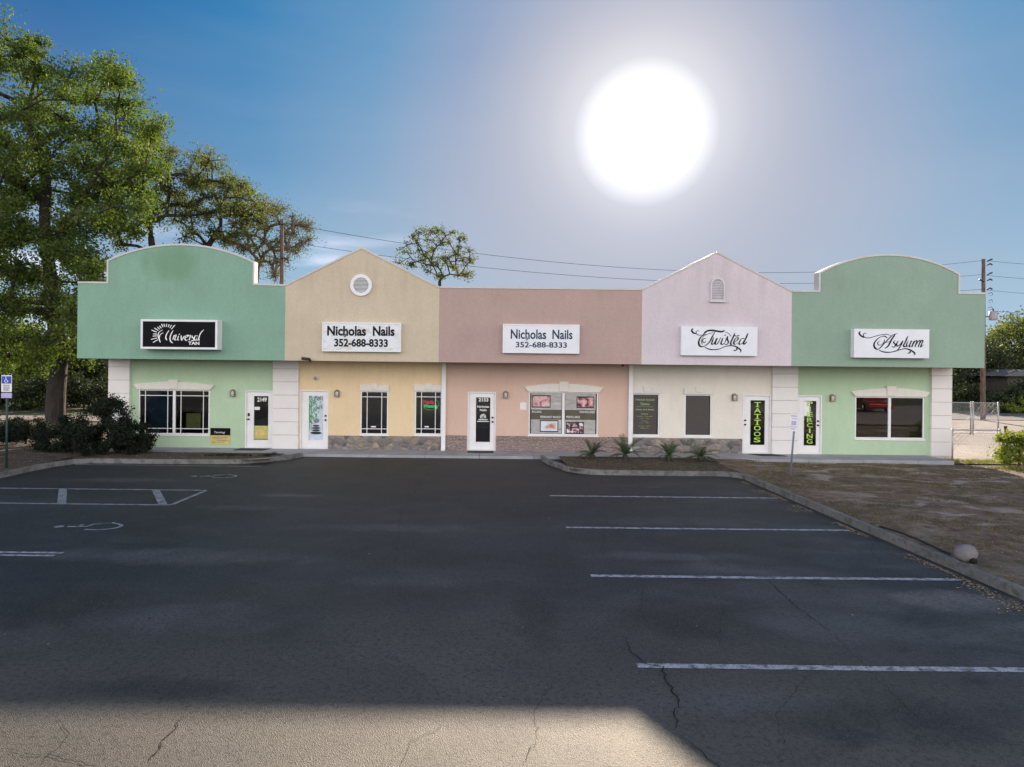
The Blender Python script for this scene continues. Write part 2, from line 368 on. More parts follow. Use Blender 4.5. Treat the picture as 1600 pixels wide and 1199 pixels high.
    m.b.inputs['Specular IOR Level'].default_value = .5
    m.bump(m.math('ADD', m.math('MULTIPLY', agg.outputs['Distance'], .7), m.math('MULTIPLY', fine, .8)), .7, .008); return m.mat
M['asphalt'] = m_asphalt()
def m_line():
    m = NT('worn_line_paint'); n = m.noise(9,6); n2 = m.noise(60,3)
    f = m.math('MULTIPLY', m.ramp(n,[(.36,.15),(.54,1.)]), m.ramp(n2,[(.36,.35),(.54,1.)]))
    m.color(m.mix(f, (.06,.06,.065), (.50,.52,.58))); m.rough(.7); return m.mat
M['line'] = m_line()
def m_faint():
    m = NT('faded_line_paint'); n = m.noise(7,6); n2 = m.noise(50,3)
    f = m.math('MULTIPLY', m.ramp(n,[(.32,.25),(.58,1.)]), m.ramp(n2,[(.3,.4),(.55,1.)]))
    m.color(m.mix(f, (.05,.05,.055), (.34,.36,.40))); m.rough(.7); return m.mat
M['faint'] = m_faint()
M['crack'] = plain('crack_gap', (.006,.006,.007), .95)
def m_concrete(name, c, j=0):
    m = NT(name); n = m.noise(1.5,6); n2 = m.noise(25,4)
    col = m.mix(m.ramp(n,[(.3,0.),(.7,1.)]), tuple(x*.75 for x in c), tuple(x*1.1 for x in c))
    col = m.mix(m.ramp(n2,[(.35,.35),(.6,0.)]), col, tuple(x*.5 for x in c))
    col = m.mix(m.ramp(m.noise(4.5,6,rough=.7),[(.40,.75),(.52,0.)]), col, tuple(x*.38 for x in c)) if j else col
    m.color(col); m.rough(.85); m.bump(n2,.4,.01); return m.mat
M['sidewalk'] = m_concrete('pavement_concrete', (.36,.37,.40))
M['kerb'] = m_concrete('kerb_concrete', (.20,.195,.19), 1)
M['lot'] = m_concrete('pale_driveway', (.27,.235,.225))
M['road'] = m_concrete('far_road', (.12,.12,.13))
def m_dirt(name='mulch_and_sand', dk=1.0):
    m = NT(name); big = m.noise(.9,8,m.pos((1,1.5,1)),dist=.5); mid = m.noise(4,6); fine = m.noise(40,4,rough=.7)
    col = m.mix(m.ramp(mid,[(.3,0.),(.7,1.)]), tuple(x*dk for x in (.075,.050,.033)), tuple(x*dk for x in (.28,.205,.145)))
    col = m.mix(m.ramp(m.noise(.9,6,m.pos((1,1,1),(4,9,2))),[(.5,0.),(.68,.7)]), col, (.055,.065,.028))
    g = m.node('ShaderNodeSeparateXYZ'); m.link(m.pos(), g.inputs[0])
    reg = m.ramp(m.math('DIVIDE', g.outputs[0], 12.0), [(.62,0.),(.8,1.)])
    col = m.mix(m.math('MULTIPLY', m.ramp(big,[(.54,0.),(.60,.9)]), reg), col, (.38,.33,.29))
    col = m.mix(m.ramp(fine,[(.3,.8),(.5,0.)]), col, (.018,.014,.011)); col = m.mix(m.ramp(fine,[(.62,0.),(.8,.6)]), col, (.22,.17,.12))
    m.color(col); m.rough(.95); m.bump(m.math('ADD', m.math('MULTIPLY', fine, .5), mid), .9, .05); return m.mat
M['dirt'] = m_dirt(); M['mulch'] = m_dirt('dark_leaf_mould', .42)
def m_grass():
    m = NT('far_turf'); col = m.mix(m.ramp(m.noise(.15,7),[(.35,0.),(.65,1.)]), (.045,.060,.020), (.10,.095,.040))
    m.color(m.mix(m.ramp(m.noise(6,5),[(.3,.6),(.6,0.)]), col, (.03,.03,.014))); m.rough(.95); m.bump(m.noise(15,5),.8,.05); return m.mat
M['turf'] = m_grass()
def m_bark(name, c):
    m = NT(name); n = m.noise(7,6,m.pos((1,1,.3)))
    m.color(m.mix(m.ramp(n,[(.3,0.),(.7,1.)]), tuple(x*.45 for x in c), c)); m.rough(.95); m.bump(n,.9,.06); return m.mat
M['bark'] = m_bark('oak_bark', (.115,.095,.080)); M['bark_pale'] = m_bark('twig_bark', (.20,.16,.13)); M['bark_dark'] = m_bark('dark_bark', (.055,.045,.040)); M['pole_wood'] = m_bark('pole_wood', (.19,.13,.11))
def m_leaf(name, a, b, tr=.45, tc=(1.2,1.3,.5), ns=.8):
    m = NT(name); n = m.noise(ns,4); n2 = m.noise(9,2)
    col = m.mix(m.ramp(n,[(.35,0.),(.65,1.)]), a, b); col = m.mix(m.ramp(n2,[(.4,0.),(.7,.5)]), col, tuple(min(1,x*1.7) for x in b))
    m.color(col); m.rough(.65); m.b.inputs['Specular IOR Level'].default_value = .15
    t = m.node('ShaderNodeBsdfTranslucent'); m.link(m.mix(1.0, col, tc, 'MULTIPLY'), t.inputs[0])
    x = m.node('ShaderNodeMixShader'); x.inputs[0].default_value = tr
    m.link(m.b.outputs[0], x.inputs[1]); m.link(t.outputs[0], x.inputs[2]); m.link(x.outputs[0], m.out.inputs[0]); return m.mat
M['leaf'] = m_leaf('oak_leaves', (.034,.062,.018), (.100,.132,.036), .40, (1.7,1.9,.65))
M['leaf_olive'] = m_leaf('olive_leaves', (.050,.070,.030), (.115,.135,.052), .42, (1.5,1.5,.65))
M['leaf_dark'] = m_leaf('dark_leaves', (.018,.028,.018), (.040,.055,.025), .25, (1.2,1.2,.6))
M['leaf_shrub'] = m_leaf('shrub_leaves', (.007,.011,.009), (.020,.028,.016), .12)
M['leaf_bright'] = m_leaf('bright_leaves', (.08,.12,.025), (.17,.20,.045), .4, (2,2,.8))
M['leaf_palm'] = m_leaf('sago_leaves', (.035,.065,.030), (.085,.120,.055), .2)
M['litter'] = plain('dry_leaves', (.27,.17,.10), .9, var=.5, vs=30)
M['litter_pale'] = plain('pale_dry_leaves', (.34,.25,.15), .9, var=.5, vs=30)

# ------------------------------------------------------------------ text
def text_mesh(body, x0, x1, z0, z1, y, mat, parent, name='lettering', bold=0.0, shear=0.0, th=.004):
    cu = bpy.data.curves.new('t','FONT'); cu.body = body; cu.size = 1; cu.offset = bold; cu.shear = shear; cu.resolution_u = 3
    o = bpy.data.objects.new('t', cu); COL.objects.link(o)
    dg = bpy.context.evaluated_depsgraph_get(); dg.update()
    me = bpy.data.meshes.new_from_object(o.evaluated_get(dg)); bpy.data.objects.remove(o); bpy.data.curves.remove(cu)
    V = [tuple(v.co) for v in me.vertices]; Fc = [tuple(p.vertices) for p in me.polygons]; bpy.data.meshes.remove(me)
    xs = [v[0] for v in V]; ys = [v[1] for v in V]; a, b, c, d = min(xs), max(xs), min(ys), max(ys)
    mb = MB(); mb.add([(x0+(v[0]-a)/(b-a)*(x1-x0), y-th, z0+(v[1]-c)/(d-c)*(z1-z0)) for v in V], Fc)
    return mb if parent is None else mb.build(name, mat, parent)
def build_all(mbs, name, mat, parent):
    for m in mbs: m.build(name, mat, parent)
def join(mbs):
    r = MB()
    for m in mbs: r.add(m.v, m.f)
    return r

# ------------------------------------------------------------------ the ground
def struct(mb, name, mat, **k): return tag(mb.build(name, mat, **k), kind='structure')
g = MB(); g.add([(-1500,-1500,-.08),(1500,-1500,-.08),(1500,1500,-.08),(-1500,1500,-.08)], [(0,1,2,3)]); struct(g, 'ground', M['turf'])
def grid(name, mat, x0, x1, y0, y1, zf, step):
    nx = max(1,int((x1-x0)/step)); ny = max(1,int((y1-y0)/step)); vs = []; fs = []
    for j in range(ny+1):
        for i in range(nx+1):
            x = x0+(x1-x0)*i/nx; y = y0+(y1-y0)*j/ny; vs.append((x,y,zf(x,y)))
    for j in range(ny):
        for i in range(nx): a = j*(nx+1)+i; fs.append((a,a+1,a+nx+2,a+nx+1))
    m = MB(); m.add(vs, fs, smooth=True); return struct(m, name, mat)
KX = 7.30; KL = -12.62
m = MB(); m.add([(KL-.02,-45,0),(KX+.02,-45,0),(KX+.02,22.2,0),(KL-.02,22.2,0)], [(0,1,2,3)]); struct(m, 'parking_lot', M['asphalt'])
def hb(x, y, a): return a*(noise.noise(Vector((x*1.3,y*1.3,.3)))+.6*noise.noise(Vector((x*4,y*4,1.3))))
def z_right(x, y):
    base = .10 - .004*max(0, x-8) - .10*max(0, min(1,(y-20.5)/1.6)) * (1 if x > 9 else .2)
    far = max(0, min(1,(x-16)/3)); base = base*(1-far) - .045*far
    if x < KX+.3: base = min(base, .12)
    return base + hb(x,y,.022) 
# right-hand verge, from its kerb to the drive beside the building
grid('verge_right', M['dirt'], KX+.12, 34, -12, 22.17, z_right, .35)
def z_bed(x, y): return .11 + hb(x,y,.012)
grid('planting_bed', M['mulch'], 2.55, KX+.12, 19.2, 22.17, z_bed, .2)
def z_left(x, y):
    f = max(0,min(1,(y-22)/4)); return .12*(1-f)+ .0*f + hb(x,y,.03)
grid('verge_left', M['mulch'], -45, KL-.1, -12, 30.0, z_left, .4)
grid('planting_bed_left', M['mulch'], KL-.1, -6.6, 20.45, 22.17, lambda x,y: .11+hb(x,y,.012), .2)
def sheet(name, mat, x0, x1, y0, y1, z):
    m = MB(); m.add([(x0,y0,z),(x1,y0,z),(x1,y1,z),(x0,y1,z)], [(0,1,2,3)]); return struct(m, name, mat)
sheet('driveway', M['lot'], 15.5, 90, 22.6, 43, -.05)
sheet('road', M['road'], -10, 160, 43.4, 50.5, -.045)
sheet('street', M['lot'], -120, -14.5, 35.2, 38.4, -.04)
# sidewalk slab along the shop fronts with control joints
sw = MB(); x = -12.9; xe = 15.75; k = 0
while x < xe-.01:
    w = min(1.83, xe-x); sw.box(x+.006, x+w-.006, 22.2, WD+.2, -.06, SWZ); x += w
struct(sw, 'sidewalk', M['sidewalk'])
def kerb(name, path, w=.16, h=.14, mat='kerb'):
    """kerb swept along a ground path; keeps the face on the left of the direction of travel"""
    pts = path; n = len(pts); prof = [(-w/2-.03,-.02),(-w/2+.02,h-.03),(-w/2+.045,h),(w/2,h),(w/2,-.02)]
    vs = []; q = len(prof)
    for i in range(n):
        a = Vector(pts[max(i-1,0)]); b = Vector(pts[min(i+1,n-1)]); t = (b-a).normalized(); nr = Vector((t.y,-t.x))
        for (o_, z) in prof:
            zz = z + (noise.noise(Vector((pts[i][0]*1.7,pts[i][1]*1.7,z*5)))*.012 if z > 0 else 0)
            vs.append((pts[i][0]+nr.x*o_, pts[i][1]+nr.y*o_, zz))
    fs = [(i*q+j, (i+1)*q+j, (i+1)*q+j+1, i*q+j+1) for i in range(n-1) for j in range(q-1)]
    fs += [tuple(range(q)), tuple(reversed(range((n-1)*q, n*q)))]
    m = MB(); m.add(vs, fs, smooth=False); return struct(m, name, M[mat])
def dense(p, step=.3):
    out = [p[0]]
    for a, b in zip(p, p[1:]):
        l = math.hypot(b[0]-a[0], b[1]-a[1]); k = max(1,int(l/step))
        out += [(a[0]+(b[0]-a[0])*j/k, a[1]+(b[1]-a[1])*j/k) for j in range(1,k+1)]
    return out
def quarter(cx, cy, r, a0, a1, n=8): return [(cx+r*math.cos(R(a0+(a1-a0)*i/n)), cy+r*math.sin(R(a0+(a1-a0)*i/n))) for i in range(n+1)]
# right kerb: from the pavement round the bed, along its front, then towards the street
pr = [(2.02,22.15),(2.05,21.6),(2.18,20.9),(2.45,20.15)] + quarter(3.55,20.25,1.13,190,268) + [(6.75,19.12)] + quarter(6.75,18.48,.64,88,0) + [(KX+.09,-40)]
kerb('kerb_right', dense(pr), mat='kerb')
pl = [(-6.05,22.15),(-6.3,21.5),(-6.8,20.9),(-7.5,20.5),(-8.6,20.38),(-11.9,20.32)] 
pl = pl + [(-12.35,20.1),(-12.58,19.5),(KL-.08,18.6),(KL-.08,-40)]
kerb('kerb_left', dense(pl)[::-1])
# painted bay lines
def strip(name, pts, w, mat, z=.004):
    m = MB(); n = len(pts); vs = []
    for i in range(n):
        a = Vector(pts[max(i-1,0)]); b = Vector(pts[min(i+1,n-1)]); t = (b-a).normalized(); nr = Vector((t.y,-t.x))*w/2
        vs += [(pts[i][0]+nr.x, pts[i][1]+nr.y, z),(pts[i][0]-nr.x, pts[i][1]-nr.y, z)]
    m.add(vs, [(2*i+1,2*i,2*i+2,2*i+3) for i in range(n-1)])
    return struct(m, name, mat) if name else m
for i, D in enumerate((15.9, 12.77, 9.82, 6.87)):
    strip('bay_line', [(1.62,D),(4.2,D-.012),(7.06 if i < 3 else 7.1,D)], .105, M['line'])
YL1, YL2, YL3 = 16.1, 14.4, 10.62
strip('bay_line', [(-12.2,19.95),(-6.6,19.95)], .07, M['faint'])
hm = []
for a, b, w in (((-12.5,YL1),(-6.66,YL1),.10),((-12.5,YL2),(-6.72,YL2),.10),((-6.66,YL1-.05),(-6.72,YL2+.05),.10),
                ((-7.86,YL1-.05),(-6.92,YL2+.05),.17),((-10.1,YL1-.05),(-9.12,YL2+.05),.17),((-12.3,YL1-.05),(-11.3,YL2+.05),.17)):
    hm.append(strip(None, [a,b], w, None))
struct(join(hm), 'aisle_hatching', M['faint'])
strip('bay_line', [(-12.5,YL3+.08),(-6.72,YL3+.08)], .085, M['line']); strip('bay_line', [(-12.5,YL3-.08),(-6.76,YL3-.08)], .085, M['line'])
def isa(cx, cy, s=1.0):
    """wheelchair symbol painted on the ground, top of the figure towards -X"""
    L = lambda px, py: (cx-(py)*s, cy+(px)*s*.78)   # figure up -> -X
    parts = []
    parts.append(([L(.56*math.cos(R(a))*.62-.0, .60*math.sin(R(a))*.62-.22) for a in range(150,395,12)], .07))
    parts.append(([L(-.05,.42),L(-.02,.05),L(.22,.04),L(.34,-.28),L(.46,-.26)], .085))
    parts.append(([L(-.04,.24),L(.18,.22)], .06))
    ms = [strip(None, p, w, None) for p, w in parts]
    h = MB(); c = L(-.06,.58); n = 14
    h.add([(c[0]+.085*math.cos(2*math.pi*i/n), c[1]+.085*math.sin(2*math.pi*i/n), .004) for i in range(n)], [tuple(range(n))])
    return struct(join(ms+[h]), 'wheelchair_marking', M['faint'])
isa(-7.28, 18.15, .95); isa(-7.32, 12.45, .95)
# cracks
def crack(pts, w):
    rnd = random.Random(len(pts)*7+int(pts[0][0]*10)); out = []
    for a, b in zip(pts, pts[1:]):
        l = math.hypot(b[0]-a[0], b[1]-a[1]); k = max(2,int(l/.06))
        for j in range(k):
            t = j/k; out.append((a[0]+(b[0]-a[0])*t+rnd.uniform(-.022,.022), a[1]+(b[1]-a[1])*t+rnd.uniform(-.022,.022)))
    m = MB(); n = len(out); vs = []
    for i in range(n):
        a = Vector(out[max(i-1,0)]); b = Vector(out[min(i+1,n-1)]); t = (b-a).normalized(); ww = w*(.4+rnd.random()*.8)*(1-abs(2*i/n-1)**3*.7)
        nr = Vector((t.y,-t.x))*ww/2; vs += [(out[i][0]+nr.x,out[i][1]+nr.y,.0075),(out[i][0]-nr.x,out[i][1]-nr.y,.0075)]
    m.add(vs, [(2*i+1,2*i,2*i+2,2*i+3) for i in range(n-1)]); return m
gp = lambda *uv: [tuple(G(u,v)[:2]) for u,v in uv]
cr = [crack(gp((975,995),(985,1020),(1010,1038),(1035,1043),(1042,1065),(1058,1090),(1055,1120),(1052,1145)), .016),
      crack(gp((1198,905),(1240,945),(1300,990)), .013), crack(gp((1300,990),(1420,1110),(1450,1140)), .006),
      crack(gp((290,1118),(262,1150),(225,1199)), .012), crack(gp((1010,905),(1000,950),(1020,990)), .005),
      crack(gp((1052,1145),(1090,1170),(1130,1210)), .009), crack(gp((0,1170),(120,1190),(180,1215)), .007),
      crack([(-1.5,21.9),(-1.7,14),(-1.2,9)], .006), crack(gp((820,1195),(840,1150),(835,1110),(870,1060)), .005)]
cr += [crack(gp((1100,905),(1130,950),(1120,1000),(1150,1044)), .005), crack(gp((1380,828),(1360,860),(1400,903)), .005), crack(gp((60,1199),(110,1150),(90,1120)), .006),
       crack(gp((620,1199),(640,1160),(700,1130)), .005), crack(gp((1240,1199),(1210,1120),(1260,1060),(1290,1044)), .005), crack(gp((560,1010),(640,1040),(700,1100)), .004), crack(gp((950,800),(940,860),(960,900)), .004)]
struct(join(cr), 'asphalt_cracks', M['crack'])

# ------------------------------------------------------------------ the building
bld = empty('commercial_building', (0, WD, 0), 'long single-storey shopping strip in mint, buff, mauve, white and sage stucco with shaped parapets', 'building')
def WX(u, v=640): return P(u, v, WD).x
def WZ(u, v): return P(u, v, WD).z
def FX(u, v=500): return P(u, v, FD).x
def FZ(u, v): return P(u, v, FD).z
SOF = 3.20; SH = 5.70
def arc(xa, xb, z0, zt, n=18):
    # circular arc from (xa,z0) to (xb,z0) rising to zt
    c = (xb-xa)/2; s = zt-z0; r = (c*c+s*s)/(2*s); cx = (xa+xb)/2; cz = zt-r; a = math.asin(c/r)
    return [(cx+r*math.sin(-a+2*a*i/n), cz+r*math.cos(-a+2*a*i/n)) for i in range(n+1)]
J = [FX(121), FX(445.5), FX(686), FX(1003), FX(1237), FX(1539)]
a1, b1 = FX(168,430), FX(397,430); a5, b5 = FX(1280,430), FX(1499,430)
tops = [[(J[0],SH+.03),(a1,SH+.03)] + arc(a1,b1,6.46,7.02) + [(b1,SH+.03),(J[1],SH+.01)],
        [(J[1],SH+.01),(FX(565,387),6.98),(J[2],SH)],
        [(J[2],SH),(J[3],SH)],
        [(J[3],SH),(FX(1120,394),6.96),(J[4],SH)],
        [(J[4],SH),(a5,SH)] + arc(a5,b5,6.31,6.93) + [(b5,SH-.01),(J[5],SH-.01)]]
for tp, mt in zip(tops, ('mint','yellow','pink','white','mint_r')):
    f = MB(); f.prism([(tp[0][0],SOF)] + tp + [(tp[-1][0],SOF)], FD, FD+.28)
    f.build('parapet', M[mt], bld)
    def off(path, d):
        out = []
        for i in range(len(path)):
            ns = []
            for a, b in ((i-1,i),(i,i+1)):
                if a < 0 or b >= len(path): continue
                dx, dz = path[b][0]-path[a][0], path[b][1]-path[a][1]; l = math.hypot(dx,dz); ns.append(Vector((-dz/l, dx/l)))
            nn = sum(ns, Vector((0,0))); nn.normalize(); k = d/max(.45, nn.dot(ns[0])); out.append((path[i][0]+nn.x*k, path[i][1]+nn.y*k))
        return out
    up, dn = off(tp,.02), off(tp,-.04); c = MB()
    for i in range(len(tp)-1):
        q = [dn[i],dn[i+1],up[i+1],up[i]]
        c.prism(q, FD-.022, FD+.30)
    c.build('cap_flashing', M['cap'], bld)
# body behind: side walls, back wall, roof, soffit, floor, partitions
BX0, BX1, BY1 = WX(172), WX(1484), WD+9.0
b = MB(); b.box(BX0+.02,BX0+.22,WD+.2,BY1,0,4.9); b.box(BX1-.22,BX1-.02,WD+.2,BY1,0,4.9); b.box(BX0+.22,BX1-.22,BY1-.2,BY1,0,4.9)
b.build('outer_wall', M['cream'], bld)
b = MB(); b.box(J[0]+.02,J[5]-.02,FD+.285,WD+.6,SOF+.015,SOF+.10); b.build('soffit', M['cream'], bld)
b = MB(); b.box(J[0]+.1,J[5]-.1,FD+.30,BY1+.3,4.90,5.02); b.build('roof', M['soil_dark'], bld)
b = MB(); b.box(J[0]+.02,J[0]+.25,FD+.285,WD+1.2,SOF+.11,SH-.05); b.build('roof_side_wall', M['mint'], bld)
b = MB(); b.box(J[5]-.25,J[5]-.02,FD+.285,WD+1.2,SOF+.11,SH-.05); b.build('roof_side_wall', M['mint_r'], bld)
b = MB(); b.box(BX0+.23,BX1-.23,WD+.21,BY1-.21,.0,.10)
for xx in (WX(447), WX(693.5), WX(984), WX(1225)): b.box(xx-.06,xx+.06,WD+.21,BY1-.21,.105,3.1)
b.box(BX0+.23,BX1-.23,WD+.21,BY1-.21,3.12,3.18); b.build('interior', M['interior'], bld)
# front walls with real openings
def wall(name, x0, x1, z0, z1, holes, mat):
    xs = sorted({x0,x1,*[h[0] for h in holes],*[h[1] for h in holes]}); zs = sorted({z0,z1,*[h[2] for h in holes],*[h[3] for h in holes]})
    xs = [x for x in xs if x0 <= x <= x1]; zs = [z for z in zs if z0 <= z <= z1]
    inh = lambda x,z: any(h[0]<x<h[1] and h[2]<z<h[3] for h in holes)
    m = MB(); y0, y1 = WD, WD+.2
    solid = {}
    for i in range(len(xs)-1):
        for k in range(len(zs)-1): solid[i,k] = not inh((xs[i]+xs[i+1])/2,(zs[k]+zs[k+1])/2)
    for (i,k), s in solid.items():
        if not s: continue
        a,b_,c,d = xs[i],xs[i+1],zs[k],zs[k+1]
        m.add([(a,y0,c),(b_,y0,c),(b_,y0,d),(a,y0,d)], [(0,1,2,3)]); m.add([(a,y1,c),(b_,y1,c),(b_,y1,d),(a,y1,d)], [(3,2,1,0)])
        if solid.get((i-1,k)) is False: m.add([(a,y0,c),(a,y1,c),(a,y1,d),(a,y0,d)], [(3,2,1,0)])
        if solid.get((i+1,k)) is False: m.add([(b_,y0,c),(b_,y1,c),(b_,y1,d),(b_,y0,d)], [(0,1,2,3)])
        if solid.get((i,k-1)) is False: m.add([(a,y0,c),(b_,y0,c),(b_,y1,c),(a,y1,c)], [(3,2,1,0)])
        if solid.get((i,k+1)) is False: m.add([(a,y0,d),(b_,y0,d),(b_,y1,d),(a,y1,d)], [(0,1,2,3)])
    return m.build(name, mat, bld)
def rect(u0, v0, u1, v1):
    um, vm = (u0+u1)/2, (v0+v1)/2
    return (WX(u0,vm), WX(u1,vm), WZ(um,v1), WZ(um,v0))
ZB = SWZ-.01
win = {'A': rect(216,609,327.5,679), 'B': rect(563,611,606.5,679.5), 'C': rect(648,611,690.5,679.5), 'D': rect(826,613,934.5,680.5),
       'E': rect(987.5,615,1030.5,681), 'Fw': rect(1069.5,616.5,1112,682), 'Gw': rect(1336,620,1444.5,686)}
def drect(u0, u1, v): um=(u0+u1)/2; return (WX(u0,660), WX(u1,660), SWZ+.0, WZ(um,v))
dor = {'1': drect(383,427,610.5), '2': drect(469,513,610), '3': drect(730.5,774.5,612.5), '4': drect(1160,1204.5,617), '5': drect(1245.5,1284,618)}
segs = [('mint_lower', 204, 427, ['A'], ['1']), ('yellow_lower', 467, 693.5, ['B','C'], ['2']), ('pink_lower', 693.5, 984, ['D'], ['3']),
        ('cream', 984, 1205, ['E','Fw'], ['4']), ('mint_lower', 1245, 1453, ['Gw'], ['5'])]
WR = []
for mt, u0, u1, ws, ds in segs:
    hs = [win[w] for w in ws]+[(dor[d][0],dor[d][1],-.5,dor[d][3]) for d in ds]
    x0, x1 = WX(u0), WX(u1); WR.append((x0,x1))
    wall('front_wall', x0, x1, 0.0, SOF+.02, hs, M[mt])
# pillars of courses with open joints
def pillar(u0, u1):
    x0, x1 = WX(u0), WX(u1); m = MB(); m.box(x0+.012,x1-.012,WD-.068,WD+.19,0,SOF+.01)
    z = SWZ; hs = .47
    while z < SOF-.02:
        z1 = min(z+hs, SOF); m.box(x0,x1,WD-.10,WD+.2,z+(.0 if z==SWZ else .024),z1-.0,1); z += hs
    return m.build('pillar', [M['joint'],M['pillar']], bld, bevel=.006)
for u0, u1 in ((171,204),(427,467),(1205,1245),(1453,1484.5)): pillar(u0, u1)
# stone and painted-block bases
def base_strip(name, x0, x1, z1, mat, y=.035):
    m = MB(); m.box(x0,x1,WD-y,WD-.003,SWZ-.005,z1); return m.build(name, mat, bld)
base_strip('stone_base', dor['2'][1]+.02, WX(690), WZ(600,681.5), M['stone'], .05)
base_strip('stone_base', WX(988.5), dor['4'][0]-.02, WZ(1070,685), M['stone'], .05)
for x0, x1 in ((WX(697.5), dor['3'][0]-.03), (dor['3'][1]+.03, WX(980.5))):
    base_strip('block_base', x0, x1, WZ(850,688.5), M['pink_stone'], .04)
    m = MB(); n = int((x1-x0)/.11)
    for i in range(n):
        w = (x1-x0)/n; m.box(x0+i*w+.004, x0+(i+1)*w-.004, WD-.06, WD-.003, WZ(850,688.5)+.002, WZ(850,682))
    m.build('brick_sill', M['pink_stone'], bld)
# white downspouts
for u, lo in ((693.3, True), (984.5, False)):
    x = WX(u); d = MB(); d.box(x-.075,x+.075,WD-.11,WD-.004,SWZ+.0+(.02 if lo else .30),SOF-.01)
    if not lo: d.tube([(x,WD-.057,.38+SWZ),(x,WD-.057,.25+SWZ),(x,WD-.16,.12+SWZ),(x,WD-.30,.06+SWZ)], .055, 10)
    else: d.box(x-.075,x+.075,WD-.22,WD-.11,SWZ+.005,SWZ+.10)
    d.build('downspout', M['white_metal'], bld, bevel=.008)
# lintels
def lintel_arch(r, fl, zt):
    x0, x1, z0, z1 = r; c = (x0+x1)/2
    pts = [(x0-.02,z1),(x1+.02,z1),(x1+fl,z1+.17)]
    top = arc(x0-fl, x1+fl, z1+.17, zt); pts += top[::-1][1:]
    m = MB(); m.prism(pts, WD-.07, WD-.003); k = .17; m.prism([(c-k*.85,z1+.03),(c+k*.85,z1+.03),(c+k,zt+.07),(c-k,zt+.07)], WD-.10, WD-.071)
    return m.build('lintel', M['trim'], bld, bevel=.008)
lintel_arch(win['A'], .17, WZ(270,596.5)); lintel_arch(win['D'], .17, WZ(880,599.5)); lintel_arch(win['Gw'], .17, WZ(1390,606.5))
def lintel_flat(r, x1=None):
    x0, xe, z0, z1 = r; xe = x1 or xe+.02; c = (r[0]+r[1])/2; m = MB(); m.box(x0-.03,xe,WD-.06,WD-.003,z1+.0,z1+.22)
    m.prism([(c-.10,z1+.06),(c+.10,z1+.06),(c+.13,z1+.27),(c-.13,z1+.27)], WD-.085, WD-.061)
    return m.build('lintel', M['trim'], bld, bevel=.006)
lintel_flat(win['B']); lintel_flat(win['C'], WX(690)); lintel_flat((win['E'][0]+.02,*win['E'][1:])); lintel_flat(win['Fw'])
# windows
def window(r, mull=False, muntins=None, name='window'):
    x0,x1,z0,z1 = r; fw = .045; m = MB(); y0, y1 = WD+.01, WD+.075
    m.box(x0+.001,x0+fw,y0,y1,z0+.001,z1-.001); m.box(x1-fw,x1-.001,y0,y1,z0+.001,z1-.001)
    m.box(x0+fw,x1-fw,y0,y1,z0+.001,z0+fw); m.box(x0+fw,x1-fw,y0,y1,z1-fw,z1-.001)
    m.box(x0-.03,x1+.03,WD-.03,WD-.003,z0-.055,z0-.004)
    c = (x0+x1)/2
    if mull: m.box(c-.045,c+.045,y0-.005,y1+.004,z0+fw,z1-fw)
    w = m.build(name, M['white_paint'], bld, bevel=.004)
    if muntins:
        mm = MB(); yy0, yy1 = WD+.028, WD+.036
        spans = [(x0+fw,c-.045),(c+.045,x1-fw)] if mull else [(x0+fw,x1-fw)]
        inset = .19
        for a,b_ in spans:
            for xx in (a+inset, b_-inset): mm.box(xx-.012,xx+.012,yy0,yy1,z0+fw,z1-fw)
            for zz in (z0+fw+.16, z1-fw-.17): mm.box(a,b_,yy0+.002,yy1+.002,zz-.012,zz+.012)
        mm.build('glazing_bar', M['white_paint'], w)
    p = MB(); p.add([(x0+fw,WD+.045,z0+fw),(x1-fw,WD+.045,z0+fw),(x1-fw,WD+.045,z1-fw),(x0+fw,WD+.045,z1-fw)], [(0,1,2,3)])
    p.build('pane', M['glass'], w); return w
wA = window(win['A'], True, True); wB = window(win['B'], False, True); wC = window(win['C'], False, True)
wD = window(win['D'], True); wE = window(win['E']); wF = window(win['Fw']); wG = window(win['Gw'], True)
tag(wA,'wide white window with thin glazing bars beside the black sign plaque'); tag(wD,'white window filled with printed salon pictures')
def rp(r, a, b, c, d):   # sub-rectangle in fractions (x0,x1,z0,z1)
    return (r[0]+(r[1]-r[0])*a, r[0]+(r[1]-r[0])*b, r[2]+(r[3]-r[2])*c, r[2]+(r[3]-r[2])*d)
def panel(r, y, mat, parent, name):
    m = MB(); m.box(r[0],r[1],y,y+.003,r[2],r[3]); return m.build(name, mat, parent)
# dark screens on the white shop's windows, lettered on the first
for w, r in ((wE,win['E']),(wF,win['Fw'])):
    panel((r[0]+.046,r[1]-.09,r[2]+.05,r[3]-.03), WD+.02, M['screen'], w, 'screen')
r = win['E']; ls = []
for txt, a, b_, zc, zh, bd, sh in (('Twisted Asylum',.12,.82,.845,.058,0,.3),('Tattoo',.30,.64,.75,.06,0,.3),('(352) 293-8520',.13,.80,.612,.034,.02,0),('Hours',.34,.58,.515,.022,.02,0),
        ('Monday - Thursday',.18,.74,.455,.020,0,0),('11am - 7pm',.28,.64,.408,.018,0,0),('Friday',.34,.58,.345,.018,0,0),('11am - 9pm',.28,.64,.300,.018,0,0),('Saturday - Sunday',.22,.68,.225,.020,0,0),('Walk Ins',.30,.60,.178,.018,0,0)):
    q = rp(r,a,b_,zc-zh/2,zc+zh/2); ls.append(text_mesh(txt,*q,WD+.0165,None,None,bold=bd,shear=sh))
q = rp(r,.15,.78,.682,.686); l = MB(); l.box(q[0],q[1],WD+.014,WD+.0165,q[2],q[3]); ls.append(l)
build_all(ls, 'lettering', M['letter_olive'], wE)
